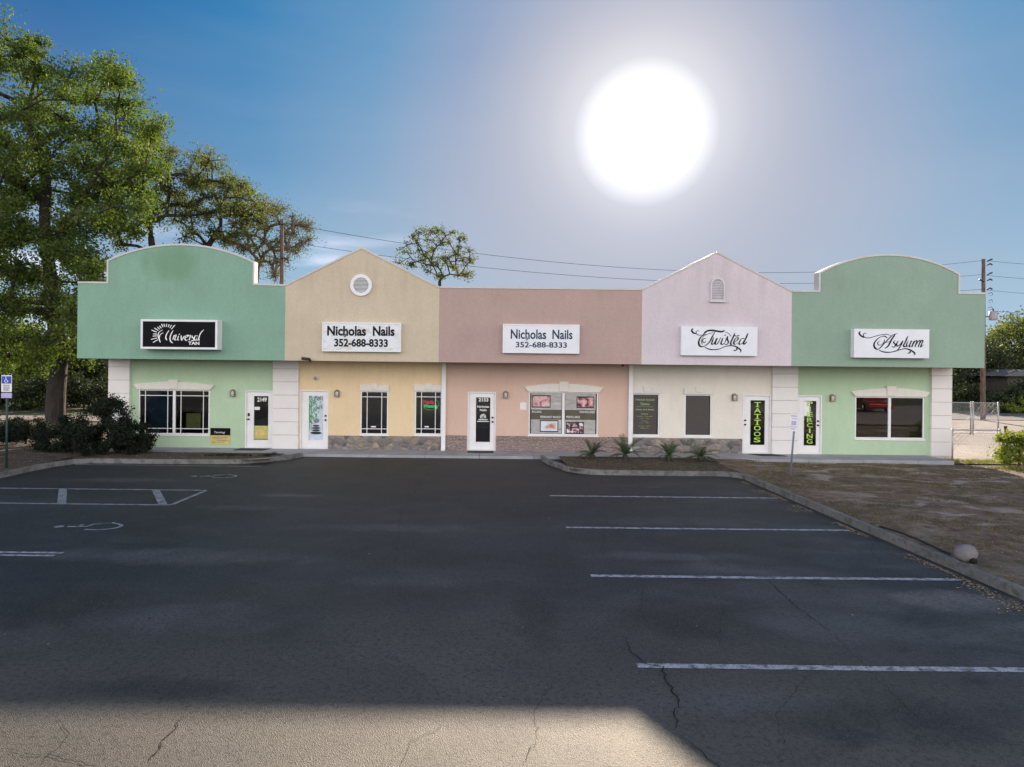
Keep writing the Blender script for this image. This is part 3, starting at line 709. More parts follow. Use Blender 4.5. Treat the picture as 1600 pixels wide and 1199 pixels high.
# printed film on the mauve shop window
def m_print(name, stops, scale, loc=(0,0,0), sc=(1,1,1)):
    m = NT(name); m.color(m.ramp(m.noise(scale,4,m.pos(sc,loc),dist=1.2), stops)); m.rough(.35); return m.mat
M['film'] = m_print('printed_film', [(.3,(.30,.29,.30)),(.5,(.42,.40,.38)),(.7,(.55,.55,.58))], 1.6, (2,0,1), (1,1,2))
M['band'] = plain('olive_band', (.085,.075,.050), .4, var=.2)
M['skin1'] = m_print('pink_print', [(.3,(.30,.10,.12)),(.45,(.62,.38,.38)),(.6,(.72,.52,.50)),(.75,(.62,.50,.58))], 3.2)
M['skin2'] = m_print('flower_print', [(.38,(.05,.02,.03)),(.48,(.50,.16,.18)),(.6,(.66,.40,.42)),(.75,(.68,.58,.62))], 4.2, (3,1,0))
M['skin3'] = m_print('hand_print', [(.3,(.30,.12,.08)),(.5,(.55,.30,.24)),(.7,(.70,.45,.38))], 5)
M['skin4'] = m_print('petal_print', [(.44,(.02,.02,.025)),(.52,(.55,.30,.34)),(.6,(.70,.66,.70)),(.72,(.72,.74,.78))], 5.5, (1,5,2))
M['pale_print'] = plain('pale_print', (.62,.66,.72), .4)
r = win['D']; fx = (.05,.95,.05,.95)
for a, b_ in ((.035,.475),(.525,.965)):
    panel(rp(r,a,b_,.04,.965), WD+.036, M['film'], wD, 'printed_film'); panel(rp(r,a,b_,.36,.59), WD+.032, M['band'], wD, 'printed_film')
for nm, a, b_, c, d, mt, in (('a',.045,.315,.635,.925,'skin1'),('b',.69,.945,.635,.905,'skin2'),('c',.165,.43,.07,.35,'pale_print'),('d',.54,.80,.035,.315,'skin4')):
    p = panel(rp(r,a,b_,c,d), WD+.028, M['black_metal'], wD, 'picture'); q = rp(r,a+.012,b_-.012,c+.025,d-.025); panel(q, WD+.024, M[mt], wD, 'picture')
# joined hands in the lower left picture
cx_, cz_ = rp(r,.30,.30,.20,.20)[0], rp(r,.3,.3,.2,.2)[2]; hnd = MB()
for k in range(5): hnd.ribbon(smooth_curve([(cx_-.16+k*.015,cz_-.03-k*.012),(cx_-.05,cz_+.035-k*.018),(cx_+.10,cz_+.085-k*.03),(cx_+.22,cz_+.10-k*.045)],5), [.03+.012*math.sin(j/5) for j in range(16)], WD+.022-.0008*k, th=.0008)
hnd.build('picture', M['skin3'], wD)
lt = []
for t, a, b_, c, d in (('FACIALS',.05,.185,.515,.565),('PERMANENT MAKEUP',.17,.465,.395,.445),('MANICURES',.735,.955,.52,.57),('PEDICURES',.545,.74,.40,.45)):
    lt.append(text_mesh(t,*rp(r,a,b_,c,d),WD+.031,None,None,bold=.01))
build_all(lt, 'lettering', M['paper_white'], wD)
# neon in the second buff-shop window, stickers
M['neon_r'] = NT('red_neon').mat; M['neon_g'] = NT('green_neon').mat
for k, c, s in (('neon_r',(.9,.06,.08),1.3),('neon_g',(.10,1.,.25),1.3)):
    bs = M[k].node_tree.nodes['Principled BSDF']; bs.inputs['Base Color'].default_value=(*c,1); bs.inputs['Emission Color'].default_value=(*c,1); bs.inputs['Emission Strength'].default_value=s*.5
r = win['C']; neon = empty('neon_sign', ((r[0]+r[1])/2, WD+.12, 1.5), 'red and green lit neon sign reading Nails and Waxing inside the buff shop window', 'neon sign')
q = rp(r,.29,.70,.70,.79); text_mesh('Nails',*q,WD+.12,M['neon_r'],neon,name='red_tubing',shear=.2,bold=.01)
q = rp(r,.31,.83,.585,.69); text_mesh('Waxing',*q,WD+.12,M['neon_g'],neon,name='green_tubing',shear=.1,bold=.01)
q = rp(r,.25,.88,.56,.83); cxn, czn = (q[0]+q[1])/2, (q[2]+q[3])/2
e = MB(); e.tube([(cxn+(q[1]-q[0])/2*math.cos(R(a)), WD+.13, czn+(q[3]-q[2])/2*math.sin(R(a))) for a in range(-150,60,10)], .004, 5); e.build('green_tubing', M['neon_g'], neon)
for nm, rr, fr in (('B',win['B'],(.38,.56,.165,.195)),('C',win['C'],(.36,.52,.165,.195))):
    panel(rp(rr,*fr), WD+.041, M['paper_white'], wB if nm=='B' else wC, 'sticker')
# dim warm shelf inside buff window and blue blind in the tan shop
def add_thing_panel(name, r, y, mat, label, cat, d=.004, group=None):
    m = MB(); m.box(r[0],r[1],y,y+d,r[2],r[3]); o = m.build(name, mat, loc=((r[0]+r[1])/2,y,r[2])); return tag(o,label,cat,group)
r = win['A']; M['blind'] = plain('blue_blind', (.07,.13,.20), .7, var=.25, vs=1.5)
add_thing_panel('window_blind', rp(r,.05,.45,.05,.93), WD+.45, M['blind'], 'blue drawn blind hanging behind the left half of the wide barred window', 'blind', .02)
add_thing_panel('paper_notice', rp(r,.66,.86,.13,.47), WD+.085, M['paper_yellow'], 'yellow-green paper notice taped inside the wide barred window', 'notice')
# doors
def door(key, left_handle, glass=(.27,.84,.13,.925), lever=False):
    x0,x1,z0,z1 = dor[key]; y = WD+.05; fw = .04
    f = MB(); f.box(x0+.001,x0+fw,WD-.012,WD+.15,z0,z1-.001); f.box(x1-fw,x1-.001,WD-.012,WD+.15,z0,z1-.001); f.box(x0+fw,x1-fw,WD-.012,WD+.15,z1-fw,z1-.001)
    f.box(x0+fw,x1-fw,WD-.01,WD+.15,z0,z0+.03)
    d = f.build('door', M['white_paint'], bld, bevel=.003)
    X0,X1,Z0,Z1 = x0+fw+.004,x1-fw-.004,z0+.035,z1-fw-.004; a,b_,c,e_ = rp((X0,X1,Z0,Z1),*glass)
    s = MB(); s.box(X0,a,y,y+.045,Z0,Z1); s.box(b_,X1,y,y+.045,Z0,Z1); s.box(a,b_,y,y+.045,Z0,c); s.box(a,b_,y,y+.045,e_,Z1)
    t = .018
    for q in ((a-t,a+.006,c-t,e_+t),(b_-.006,b_+t,c-t,e_+t)): s.box(q[0],q[1],y-.01,y-.001,q[2],q[3])
    s.box(a+.006,b_-.006,y-.01,y-.001,c-t,c+.006); s.box(a+.006,b_-.006,y-.01,y-.001,e_-.006,e_+t)
    s.build('door_leaf', M['white_paint'], d, bevel=.003)
    p = MB(); p.add([(a,y+.02,c),(b_,y+.02,c),(b_,y+.02,e_),(a,y+.02,e_)], [(0,1,2,3)]); p.build('pane', M['glass'], d)
    hx = X0+.07 if left_handle else X1-.07; h = MB()
    hz = SWZ+1.02
    h2 = MB()
    for hh, zz, rr in ((h,hz,.030),(h2,hz+.15,.030)): hh.tube([(hx,y-.001,zz),(hx,y-.03,zz),(hx,y-.055,zz)], [rr+.006,rr,rr*.8], 12)
    if lever: h2.box(hx-.03,hx+.03,y-.03,y-.002,hz+.11,hz+.22); h.box(hx-(.10 if left_handle else 0),hx+(0 if left_handle else .10),y-.06,y-.045,hz-.012,hz+.012)
    h.build('handle', M['black_metal'], d); h2.build('lock', M['black_metal'], d); return d, (a,b_,c,e_), y
d1, g1, y1 = door('1', True, lever=True); d2, g2, y2 = door('2', False); d3, g3, y3 = door('3', False); d4, g4, y4 = door('4', True); d5, g5, y5 = door('5', False)
for d_, lb in ((d1,'white glazed door of the mint shop with number 2149'),(d2,'white door whose glass shows bamboo and stacked stones'),(d3,'white glazed door of the mauve shop lettered Nicholas Nails'),
               (d4,'white glazed door lettered TATTOOS'),(d5,'white glazed door lettered PIERCING')): d_['label'] = lb
text_mesh('2149',*rp(g1,.22,.86,.865,.965),y1+.016,M['letter_white'],d1,bold=.03)
panel(rp(g1,.02,.40,.68,.75), y1+.013, M['paper_white'], d1, 'sticker')
panel(rp(g1,.02,.98,.02,.32), y1+.013, M['paper_yellow'], d1, 'notice'); panel(rp(g1,.15,.82,.06,.24), y1+.010, M['gold'], d1, 'notice')
# zen picture film on door 2
M['zen_sky'] = m_print('pale_blue_print', [(.3,(.45,.55,.62)),(.7,(.62,.68,.80))], 3); M['bamboo'] = plain('bamboo_print',(.05,.26,.07),.5,var=.5,vs=14)
M['pebble'] = plain('pebble_print', (.012,.020,.028), .3, var=.5, vs=9); M['pebble_grey']=plain('grey_pebble_print',(.20,.22,.24),.4,var=.3,vs=9)
panel((g2[0],g2[1],g2[2],g2[3]), y2+.014, M['zen_sky'], d2, 'printed_film')
bam = MB(); rnd = random.Random(5)
for k in range(70):
    fx_, fz_ = rnd.random()**1.5*.9+.02, 1-rnd.random()**1.2*.62
    if fx_ > .55 and fz_ < .62: continue
    cx_, cz_, dx_, dz_ = rp(g2,fx_,fx_,fz_,fz_)[0], rp(g2,fx_,fx_,fz_,fz_)[2], 0, 0
    an = rnd.uniform(-2.6,-.6); L_ = rnd.uniform(.10,.24); pts = [(cx_+L_*t*math.cos(an), cz_+L_*t*math.sin(an)) for t in (-.5,-.2,.2,.5)]
    pts = [(min(max(p[0],g2[0]+.004),g2[1]-.004), min(max(p[1],g2[2]+.01),g2[3]-.004)) for p in pts]
    bam.ribbon(pts, [.004,.026,.024,.003], y2+.013-.00002*k, th=.0005)
for k, fx_ in enumerate((.06,.16)): x_ = rp(g2,fx_,fx_,0,0)[0]; bam.ribbon([(x_,g2[2]+.35),(x_+.01,g2[3]-.01)], [.022,.022], y2+.0115-.0002*k, th=.0004)
bam.build('printed_film', M['bamboo'], d2)
st = MB(); sg = MB()
for i,(fx_,fz_,w,h_,gm) in enumerate(((.50,.165,.205,.050,0),(.50,.225,.15,.034,0),(.50,.275,.16,.034,0),(.50,.325,.13,.034,0),(.52,.44,.11,.085,1),(.62,.72,.08,.05,1))):
    c_ = rp(g2,fx_,fx_,fz_,fz_); n = 18
    (sg if gm else st).prism([(c_[0]+w*math.cos(2*math.pi*j/n)*.98, c_[2]+h_*math.sin(2*math.pi*j/n)) for j in range(n)], y2+.0075-i*.0003, y2+.0078-i*.0003)
st.build('printed_film', M['pebble'], d2); sg.build('printed_film', M['pebble_grey'], d2)
text_mesh('2151',*rp(g2,.30,.92,.895,.965),y2+.0075,M['letter_navy'],d2,bold=.01)
tl = [text_mesh('2153',*rp(g3,.18,.85,.905,.985),y3+.016,None,None,bold=.03), text_mesh('Nicholas',*rp(g3,.10,.92,.765,.815),y3+.016,None,None,bold=.02), text_mesh('Nails',*rp(g3,.28,.74,.69,.74),y3+.016,None,None,bold=.02)]
e = MB(); c_ = rp(g3,.5,.5,.56,.56)
for rr in (.095,.055): e.ribbon([(c_[0]+rr*math.cos(R(a)), c_[2]+rr*math.sin(R(a))) for a in range(-30,215,15)], [.022]*17, y3+.016)
e.ribbon([(c_[0]-.03,c_[2]-.08),(c_[0]-.03,c_[2]+.03),(c_[0]+.03,c_[2]-.06),(c_[0]+.03,c_[2]+.05)], [.014]*4, y3+.0155)
for zz in (.500,.460): q = rp(g3,.18 if zz>.48 else .1,.82 if zz>.48 else .9,zz-.008,zz+.008); e.box(q[0],q[1],y3+.013,y3+.016,q[2],q[3])
build_all(tl+[e], 'lettering', M['letter_white'], d3)
def vertical(word, g, y, d, z_top=.955, z_bot=.035):
    n = len(word); st_ = (z_top-z_bot)/n; ms = []
    for i, ch in enumerate(word):
        zt = z_top-i*st_; a, b_ = (.27,.73) if ch != 'I' else (.44,.56); ms.append(text_mesh(ch,*rp(g,a,b_,zt-st_*.80,zt),y+.016,None,None,bold=.012))
        q = rp(g,a,b_,zt-st_*.84,zt)   # serifs
        s = MB()
        if ch in 'TIPNR': s.box(q[0]+(q[1]-q[0])*(.25 if ch in 'TI' else 0)-.01, q[1]-(q[1]-q[0])*(.25 if ch in 'TI' else .55)+.01, y+.0125,y+.0145,q[2],q[2]+.018); ms[-1].add(s.v, s.f)
    build_all(ms, 'lettering', M['letter_lime'], d)
panel(rp(g5,.03,.50,.66,.985), y5+.0165, M['white_paint'], d5, 'painted_reflection'); vertical('TATTOOS', g4, y4, d4); vertical('PIERCING', g5, y5, d5, .985, .02)  # white panel paints a bright reflection onto the PIERCING door glass
# roof vents
c = P(564.5,446,FD); v = MB(); n = 32
def ring(mb, cx, cz, r0, r1, y0, y1):
    for i in range(n):
        a, b_ = 2*math.pi*i/n, 2*math.pi*(i+1)/n
        q = [(cx+r0*math.cos(a),cz+r0*math.sin(a)),(cx+r1*math.cos(a),cz+r1*math.sin(a)),(cx+r1*math.cos(b_),cz+r1*math.sin(b_)),(cx+r0*math.cos(b_),cz+r0*math.sin(b_))]
        mb.prism(q, y0, y1)
rv = MB(); ring(rv, c.x, c.z, .25, .36, FD-.06, FD-.003); vent = rv.build('round_vent', M['white_metal'], bld)
s = MB(); s.prism([(c.x+.25*math.cos(2*math.pi*i/n), c.z+.25*math.sin(2*math.pi*i/n)) for i in range(n)], FD-.012, FD-.004); s.build('backing', M['black_metal'], vent)
s = MB()
for k in range(-5,6):
    zz = k*.044; hw = math.sqrt(max(0,.247**2-zz**2)); s.add([(c.x-hw,FD-.045,c.z+zz-.010),(c.x+hw,FD-.045,c.z+zz-.010),(c.x+hw,FD-.014,c.z+zz+.020),(c.x-hw,FD-.014,c.z+zz+.020)], [(0,1,2,3)])
s.build('slat', M['white_metal'], vent)
c = P(1121,453,FD); w, hb_, ht = .24, -.40, .18
out = [(c.x-w,c.z+hb_),(c.x+w,c.z+hb_),(c.x+w,c.z+ht)]+[(c.x+w*math.cos(R(a)), c.z+ht+w*.9*math.sin(R(a))) for a in range(10,180,10)]+[(c.x-w,c.z+ht)]
inn = [(c.x+(x-c.x)*.80, c.z+.0+(z-c.z)*.87) for x,z in out]
v = MB()
for i in range(len(out)):
    j = (i+1)%len(out); v.prism([out[i],out[j],inn[j],inn[i]], FD-.045, FD-.003)
v.box(c.x-w-.03,c.x+w+.03,FD-.09,FD-.047,c.z+hb_-.02,c.z+hb_+.04)
M['vent_lilac'] = plain('lilac_metal',(.60,.56,.60),.5)
vent = v.build('arched_vent', M['vent_lilac'], bld)
s = MB(); s.prism(inn, FD-.008, FD-.004); s.build('backing', plain('vent_shade',(.40,.37,.40),.8), vent)
s = MB()
for k in range(13):
    zz = c.z+hb_+.07+k*.055; dz = zz-(c.z+ht); hw = w*.8 if dz < 0 else w*.8*math.sqrt(max(0,1-(dz/(w*.9*.87))**2))
    if hw > .02: s.add([(c.x-hw,FD-.036,zz-.014),(c.x+hw,FD-.036,zz-.014),(c.x+hw,FD-.010,zz+.022),(c.x-hw,FD-.010,zz+.022)], [(0,1,2,3)])
s.build('slat', M['vent_lilac'], vent)

# wall lamps, round light, camera
def sconce(u, v, label):
    c = P(u, v, WD); o = empty('wall_lamp', (c.x, WD, c.z), label, 'wall lamp', 'wall lamps beside the shop doors')
    b = MB(); n = 10; w, hgt = .085, .27
    prof = [(-w,-hgt/2),(w,-hgt/2),(w,.04)]+[(w*math.cos(R(a)), .04+.09*math.sin(R(a))) for a in range(20,180,20)]+[(-w,.04)]
    b.prism([(c.x+x,c.z+z) for x,z in prof], WD-.03, WD-.003); b.build('back_plate', M['bronze'], o)
    s = MB(); 
    for k in range(4): s.box(c.x-w*.9,c.x+w*.9,WD-.11,WD-.031,c.z-hgt/2+.005+k*.065,c.z-hgt/2+.022+k*.065)
    for xx in (-w*.85,0,w*.85): s.box(c.x+xx-.007,c.x+xx+.007,WD-.118,WD-.111,c.z-hgt/2,c.z+.09)
    s.build('cage', M['bronze'], o)
    s = MB(); s.tube([(c.x,WD-.07,c.z-hgt/2+.02),(c.x,WD-.07,c.z+.03),(c.x,WD-.07,c.z+.07)], [.045,.05,.02], 10); s.build('lamp_glass', M['paper_white'], o)
for u, v, w in ((364.5,614,'left of the door numbered 2149 on the mint shop'),(527,614.5,'between the stone-picture door and the buff shop windows'),(790,616.5,'right of the mauve shop door'),(1147,620.5,'left of the TATTOOS door'),(1299.5,621.5,'right of the PIERCING door on the sage shop')):
    sconce(u, v, 'small caged bronze wall lamp '+w)
c = P(493.5,591,WD); o = empty('flood_light', (c.x,WD,c.z), 'round white security light high above the stone-picture door', 'light')
b = MB(); b.tube([(c.x,WD-.003,c.z),(c.x,WD-.05,c.z)], [.09,.085], 16); b.build('base', M['white_paint'], o)
b = MB(); b.tube([(c.x,WD-.051,c.z),(c.x-.01,WD-.09,c.z-.01),(c.x-.01,WD-.11,c.z-.015)], [.06,.05,.02], 14); b.build('lens', M['grey_metal'], o)
def camera_unit(u, v, label, D=FD):
    c = P(u, v, D); o = empty('security_camera', (c.x,D,c.z), label, 'camera')
    b = MB(); b.box(c.x+.05,c.x+.12,D-.10,D-.003,c.z-.09,c.z+.0); b.build('bracket', M['black_metal'], o)
    b = MB(); b.tube([(c.x+.12,D-.14,c.z+.01),(c.x-.16,D-.20,c.z+.035)], [.045,.05], 10); b.build('housing', M['black_metal'], o)
camera_unit(481, 562, 'small black security camera at the lower edge of the buff parapet')
c = P(972,573,WD-.5); b = MB(); b.tube([(c.x,WD-.6,SOF+.013),(c.x,WD-.6,SOF-.03),(c.x+.02,WD-.62,SOF-.07)], [.06,.05,.02], 10)
tag(b.build('security_camera', M['black_metal'], loc=(c.x,WD-.6,SOF)), 'tiny dark dome camera under the soffit at the right end of the mauve shop', 'camera')

# notices and plaques on the wall
add_thing_panel('wall_notice', rect(812.5,629,822.5,640.5), WD-.012, M['paper_white'], 'small white paper notice on the wall left of the printed salon window', 'notice', .008)
r = rect(328.5,669,360,694.5); o = empty('wall_plaque', ((r[0]+r[1])/2,WD,r[2]), 'black and gold plaque low on the mint wall between window and door', 'plaque')
panel((r[0]+.01,r[1],r[2]+(r[3]-r[2])*.56,r[3]), WD-.016, M['sign_black'], o, 'header')
panel((r[0],r[1],r[2],r[2]+(r[3]-r[2])*.55), WD-.016, M['gold'], o, 'price_panel')
q = rp(r,.20,.75,.64,.80); text_mesh('Tanning',*q,WD-.0165,M['letter_white'],o,shear=.3)
lm = MB()
for k,(a,b_) in enumerate(((.08,.9),(.15,.6),(.3,.9),(.1,.7))): q = rp(r,a,b_,.42-k*.1,.45-k*.1); lm.box(q[0],q[1],WD-.019,WD-.0165,q[2],q[3])
lm.build('lettering', M['bronze'], o)

# ------------------------------------------------------------------ shop signs
def sign_box(label, u0, v0, u1, v1, depth, face, frame_w=.045, rim=True):
    fy = FD-depth; a, b_ = P(u0,(v0+v1)/2,fy), P(u1,(v0+v1)/2,fy); zt, zb = P((u0+u1)/2,v0,fy).z, P((u0+u1)/2,v1,fy).z
    o = empty('shop_sign', ((a.x+b_.x)/2, FD, zb), label, 'sign')
    x0, x1 = a.x, b_.x; m = MB(); m.box(x0,x1,fy+.02,FD-.004,zb,zt)
    if rim:
        m.box(x0,x0+frame_w,fy-.0,fy+.018,zb,zt); m.box(x1-frame_w,x1,fy,fy+.018,zb,zt)
        m.box(x0+frame_w,x1-frame_w,fy,fy+.018,zb,zb+frame_w); m.box(x0+frame_w,x1-frame_w,fy,fy+.018,zt-frame_w,zt)
    m.build('cabinet', M['white_metal'], o, bevel=.006)
    ins = frame_w if rim else .0
    f = MB(); f.box(x0+ins+.001,x1-ins-.001,fy+(.010 if rim else -.002),fy+.0175,zb+ins+.001,zt-ins-.001); f.build('face', face, o)
    return o, (x0,x1,zb,zt), fy+(.010 if rim else -.002)
def crop_map(cu, cv, cs, D):   # crop coordinates -> sign plane (x,z)
    def fmap(x, y): p = P(cu+x/cs, cv+y/cs, D); return (p.x, p.z)
    return fmap
def script(strokes, fm, y, k, mat, o, name='lettering', kk=1.3):
    mb = MB(); 
    for i, (pts, w0, w1) in enumerate(strokes):
        sm = smooth_curve([fm(*p) for p in pts], 7); ws = []; n = len(sm)
        for j in range(n):
            a = sm[max(j-1,0)]; b_ = sm[min(j+1,n-1)]; an = math.atan2(b_[1]-a[1], b_[0]-a[0])
            t = abs(math.sin(an-R(25)))**1.3; ends = min(1, .35+min(j,n-1-j)/max(1,n)*5); ws.append((w0+(w1-w0)*t)*ends*k*kk)
        mb.ribbon(sm, ws, y-.0003*i, th=.0015)
    return mb.build(name, mat, o)
# 1 black sign with sun rays
oU, rU, yU = sign_box('black-faced white-framed lightbox sign with white sunburst script on the mint parapet', 219.5,499.5,339.5,546, .42, M['sign_black'], .07)
cs = 1600/140; fU = crop_map(215,490,cs,yU); px = FD/F/cs
S = []
for a_, b_ in (((245,295),(345,335)),((300,260),(370,305)),((355,240),(395,285)),((390,220),(425,265)),((425,185),(455,245)),((470,185),(480,240)),((520,185),(510,240)),((565,195),(545,245)),((610,205),(575,260)),((670,205),(600,285)),((275,365),(350,370)),((270,405),(350,400)),((240,465),(355,435)),((275,520),(370,465))):
    S.append(([a_,((a_[0]+b_[0])/2,(a_[1]+b_[1])/2),b_],16,18))
for pts in ([(455,290),(390,330),(368,390),(385,460),(410,520)],[(465,340),(405,380),(388,440),(395,480)]): S.append((pts,10,22))
for pts in ([(565,300),(520,370),(505,430),(525,480)],[(640,300),(600,370),(580,440),(595,500),(630,530)],[(655,390),(642,430),(632,470)],[(638,440),(665,395),(690,390),(672,440),(668,475),(700,470)],
            [(735,400),(722,440),(718,472),(745,472)],[(742,368),(748,374),(752,380)],[(780,390),(782,440),(790,480),(815,440),(838,398)],[(852,440),(895,415),(890,388),(858,410),(848,455),(870,482),(908,465)],
            [(905,385),(925,400),(950,395),(932,440),(925,482)],[(985,395),(975,425),(1008,450),(990,485),(958,480)],[(1075,398),(1035,400),(1012,450),(1030,480),(1065,440),(1078,400),(1062,450),(1065,480),(1092,465)],[(1185,290),(1130,350),(1098,430),(1100,490)]): S.append((pts,12,26))
script(S, fU, yU-.001, px, M['letter_white'], oU, kk=.85)
a_, b_ = fU(905,560), fU(1105,505); text_mesh('TAN', a_[0], b_[0], a_[1], b_[1], yU-.002, M['letter_white'], oU, bold=.03)
# 2,3 nail salon signs
def nail_sign(label, u0,v0,u1,v1, depth, cu,cv,cs, w1,w2,num, mat, bold, dirty):
    o, r, y = sign_box(label,u0,v0,u1,v1,depth, M['sign_old'] if dirty else M['sign_white'], .05); fm = crop_map(cu,cv,cs,y)
    def t(s, q, bd): a = fm(q[0],q[3]); b_ = fm(q[1],q[2]); return text_mesh(s,a[0],b_[0],a[1],b_[1],y-.001,None,None,bold=bd)
    ms = [t('Nicholas',w1,bold), t('Nails',w2,bold), t('352-688-8333',num,bold)]
    hk = MB(); hx = w1[0]+(w1[1]-w1[0])*.475; zy = w1[3]; hk.ribbon(smooth_curve([fm(hx-2,zy-30),fm(hx,zy),fm(hx-12,zy+18),fm(hx-32,zy+22)],4), [.022+bold*.2]*13, y-.004); ms[0].add(hk.v, hk.f)
    build_all(ms, 'lettering', mat, o); return o
ms_ = NT('aged_sign_face'); n_ = ms_.noise(3,6,ms_.pos((1,1,2)),dist=.8); ms_.color(ms_.mix(ms_.ramp(n_,[(.48,0.),(.62,.55)]), (.74,.77,.83), (.55,.49,.35))); ms_.rough(.4); M['sign_old'] = ms_.mat
nail_sign('stained white salon lightbox sign with bold black lettering on the buff gable', 503,504,626.5,550, .16, 495,495,1600/140, (185,880,170,340),(1000,1390,175,345),(310,1270,400,535), M['letter_black'], .035, True)
nail_sign('clean white salon lightbox sign with dark blue lettering on the mauve parapet', 785.5,507,905.5,552.5, .14, 780,500,1600/140, (205,840,175,340),(950,1310,180,345),(295,1210,400,492), M['letter_navy'], .02, False)
# 4 Twisted
oT, rT, yT = sign_box('flat white sign reading Twisted in dark flourished script on the white gable', 1064.5,510.5,1183.5,556, .15, M['sign_white'], rim=False)
fT = crop_map(1055,500,cs,yT)
S = [([(325,155),(295,180),(315,225),(370,250)],14,24),([(430,205),(395,195),(372,225),(385,258),(450,275),(560,258),(650,235),(690,222)],7,12),
 ([(500,262),(560,205),(640,188),(740,200),(830,212),(885,185)],22,26),([(715,210),(670,285),(620,385),(560,445),(490,480),(435,460),(420,390),(455,310),(520,268),(560,262)],10,26),
 ([(560,270),(500,300),(468,380),(490,450)],5,9),([(555,330),(505,340),(488,385),(520,408),(548,380)],8,14),([(885,215),(950,240),(1000,300)],6,8),
 ([(520,485),(600,522),(690,533),(790,520),(880,480),(970,462),(1060,470),(1130,505),(1172,550),(1160,585)],10,22),([(1095,500),(1102,528),(1075,548),(1038,545)],12,20),
 ([(690,310),(665,375),(652,430),(690,425),(750,325),(722,390),(715,430),(755,425),(815,312)],7,24),([(852,320),(828,385),(818,425),(850,438),(880,410)],7,24),([(884,282),(890,274),(896,266)],16,18),
 ([(880,420),(935,300),(930,345),(948,395),(925,440),(880,432)],7,20),([(1065,235),(1030,320),(990,410),(995,438),(1030,428)],8,26),([(1040,275),(1095,290),(1150,272)],12,14),
 ([(1035,420),(1110,360),(1118,318),(1075,335),(1045,400),(1062,438),(1120,410)],7,22),([(1245,335),(1185,338),(1142,405),(1155,440),(1210,405),(1248,340)],7,22),([(1300,235),(1262,330),(1222,410),(1235,435),(1282,385)],8,26)]
script(S, fT, yT-.001, px, M['letter_black'], oT)
# 5 Asylum
oA, rA, yA = sign_box('white lightbox sign reading Asylum in dark flourished script on the sage parapet', 1334.5,514.5,1452,559.5, .22, M['sign_white'], rim=False)
fA = crop_map(1320,500,cs,yA)
S = [([(285,205),(256,235),(290,285),(350,318)],14,24),([(395,245),(348,240),(330,275),(360,312),(440,322),(560,288),(680,262),(760,262),(830,285)],9,12),
 ([(760,325),(700,290),(610,322),(540,390),(520,460),(560,520),(620,508),(720,405),(850,275),(945,245)],9,26),([(705,345),(700,400),(650,445),(598,448),(590,402),(632,385)],6,14),
 ([(905,252),(835,350),(775,465),(710,512)],14,28),([(735,402),(835,385)],8,9),([(905,368),(868,398),(902,440),(885,485),(832,480)],9,20),
 ([(958,372),(925,430),(945,472),(1000,425),(1030,375)],8,22),([(1040,368),(992,470),(935,542),(870,562)],8,24),([(1125,290),(1085,385),(1048,460),(1080,480),(1110,440)],8,26),
 ([(1135,372),(1105,430),(1105,475),(1150,455),(1190,372),(1160,440),(1155,482),(1190,465)],7,22),([(1240,375),(1215,430),(1195,490)],10,22),([(1205,455),(1260,375),(1285,385),(1265,440),(1250,490)],7,20),
 ([(1262,455),(1320,372),(1345,385),(1325,440),(1308,490)],7,20),([(1322,450),(1370,368),(1392,385),(1365,440),(1355,488),(1405,440)],7,20),
 ([(600,535),(680,570),(780,580),(880,565),(980,535),(1080,515),(1160,535),(1230,578),(1248,612),(1225,632)],10,22),([(1165,555),(1160,588),(1118,596)],12,20)]
script(S, fA, yA-.001, px, M['letter_black'], oA)

# ------------------------------------------------------------------ doormats
def mat_(x0, x1, y0, y1, label, sk=0):
    m = MB(); m.add([(x0,y1,SWZ+.003),(x1,y1,SWZ+.003),(x1+sk,y0,SWZ+.003),(x0+sk,y0,SWZ+.003),(x0,y1,SWZ+.016),(x1,y1,SWZ+.016),(x1+sk,y0,SWZ+.016),(x0+sk,y0,SWZ+.016)],
        [(0,1,2,3),(7,6,5,4),(0,4,5,1),(1,5,6,2),(2,6,7,3),(3,7,4,0)])
    tag(m.build('doormat', M['rubber'], loc=((x0+x1)/2,(y0+y1)/2,SWZ)), label, 'doormat')
mat_(dor['1'][0]-.05,dor['1'][1]-.02, WD-.66, WD-.12, 'black doormat lying askew before the door numbered 2149', -.12)
mat_(dor['3'][0]+.02,dor['3'][1]-.08, WD-.66, WD-.14, 'black doormat square before the mauve shop door')
mat_(dor['4'][0]+.15,dor['4'][1]+.0, WD-.70, WD-.16, 'black doormat pushed sideways before the TATTOOS door', .28)

# ------------------------------------------------------------------ vegetation
def leaves_arrays(cent, size, rng, aspect=.55, up=0.0):
    n = len(cent); d = rng.normal(size=(n,3)); d[:,2] += up; d /= np.linalg.norm(d,axis=1)[:,None]
    r = rng.normal(size=(n,3)); s = np.cross(d,r); s /= np.linalg.norm(s,axis=1)[:,None]
    L = (size*rng.uniform(.6,1.3,n))[:,None]; W = L*aspect
    v = np.stack([cent-d*L*.5, cent+s*W*.5-d*L*.05, cent+d*L*.5, cent-s*W*.5-d*L*.05], axis=1).reshape(-1,3)
    return v
def leaf_object(name, verts, mat, parent, org):
    me = bpy.data.meshes.new(name); n = len(verts)//4
    me.vertices.add(len(verts)); me.vertices.foreach_set('co', (verts-np.array(org)).astype(np.float32).ravel())
    me.loops.add(n*4); me.polygons.add(n); me.loops.foreach_set('vertex_index', np.arange(n*4,dtype=np.int32))
    me.polygons.foreach_set('loop_start', np.arange(0,n*4,4,dtype=np.int32)); me.polygons.foreach_set('loop_total', np.full(n,4,dtype=np.int32))
    me.materials.append(mat); me.update(); me.validate()
    o = bpy.data.objects.new(name, me); COL.objects.link(o)
    if parent: o.parent = parent
    return o
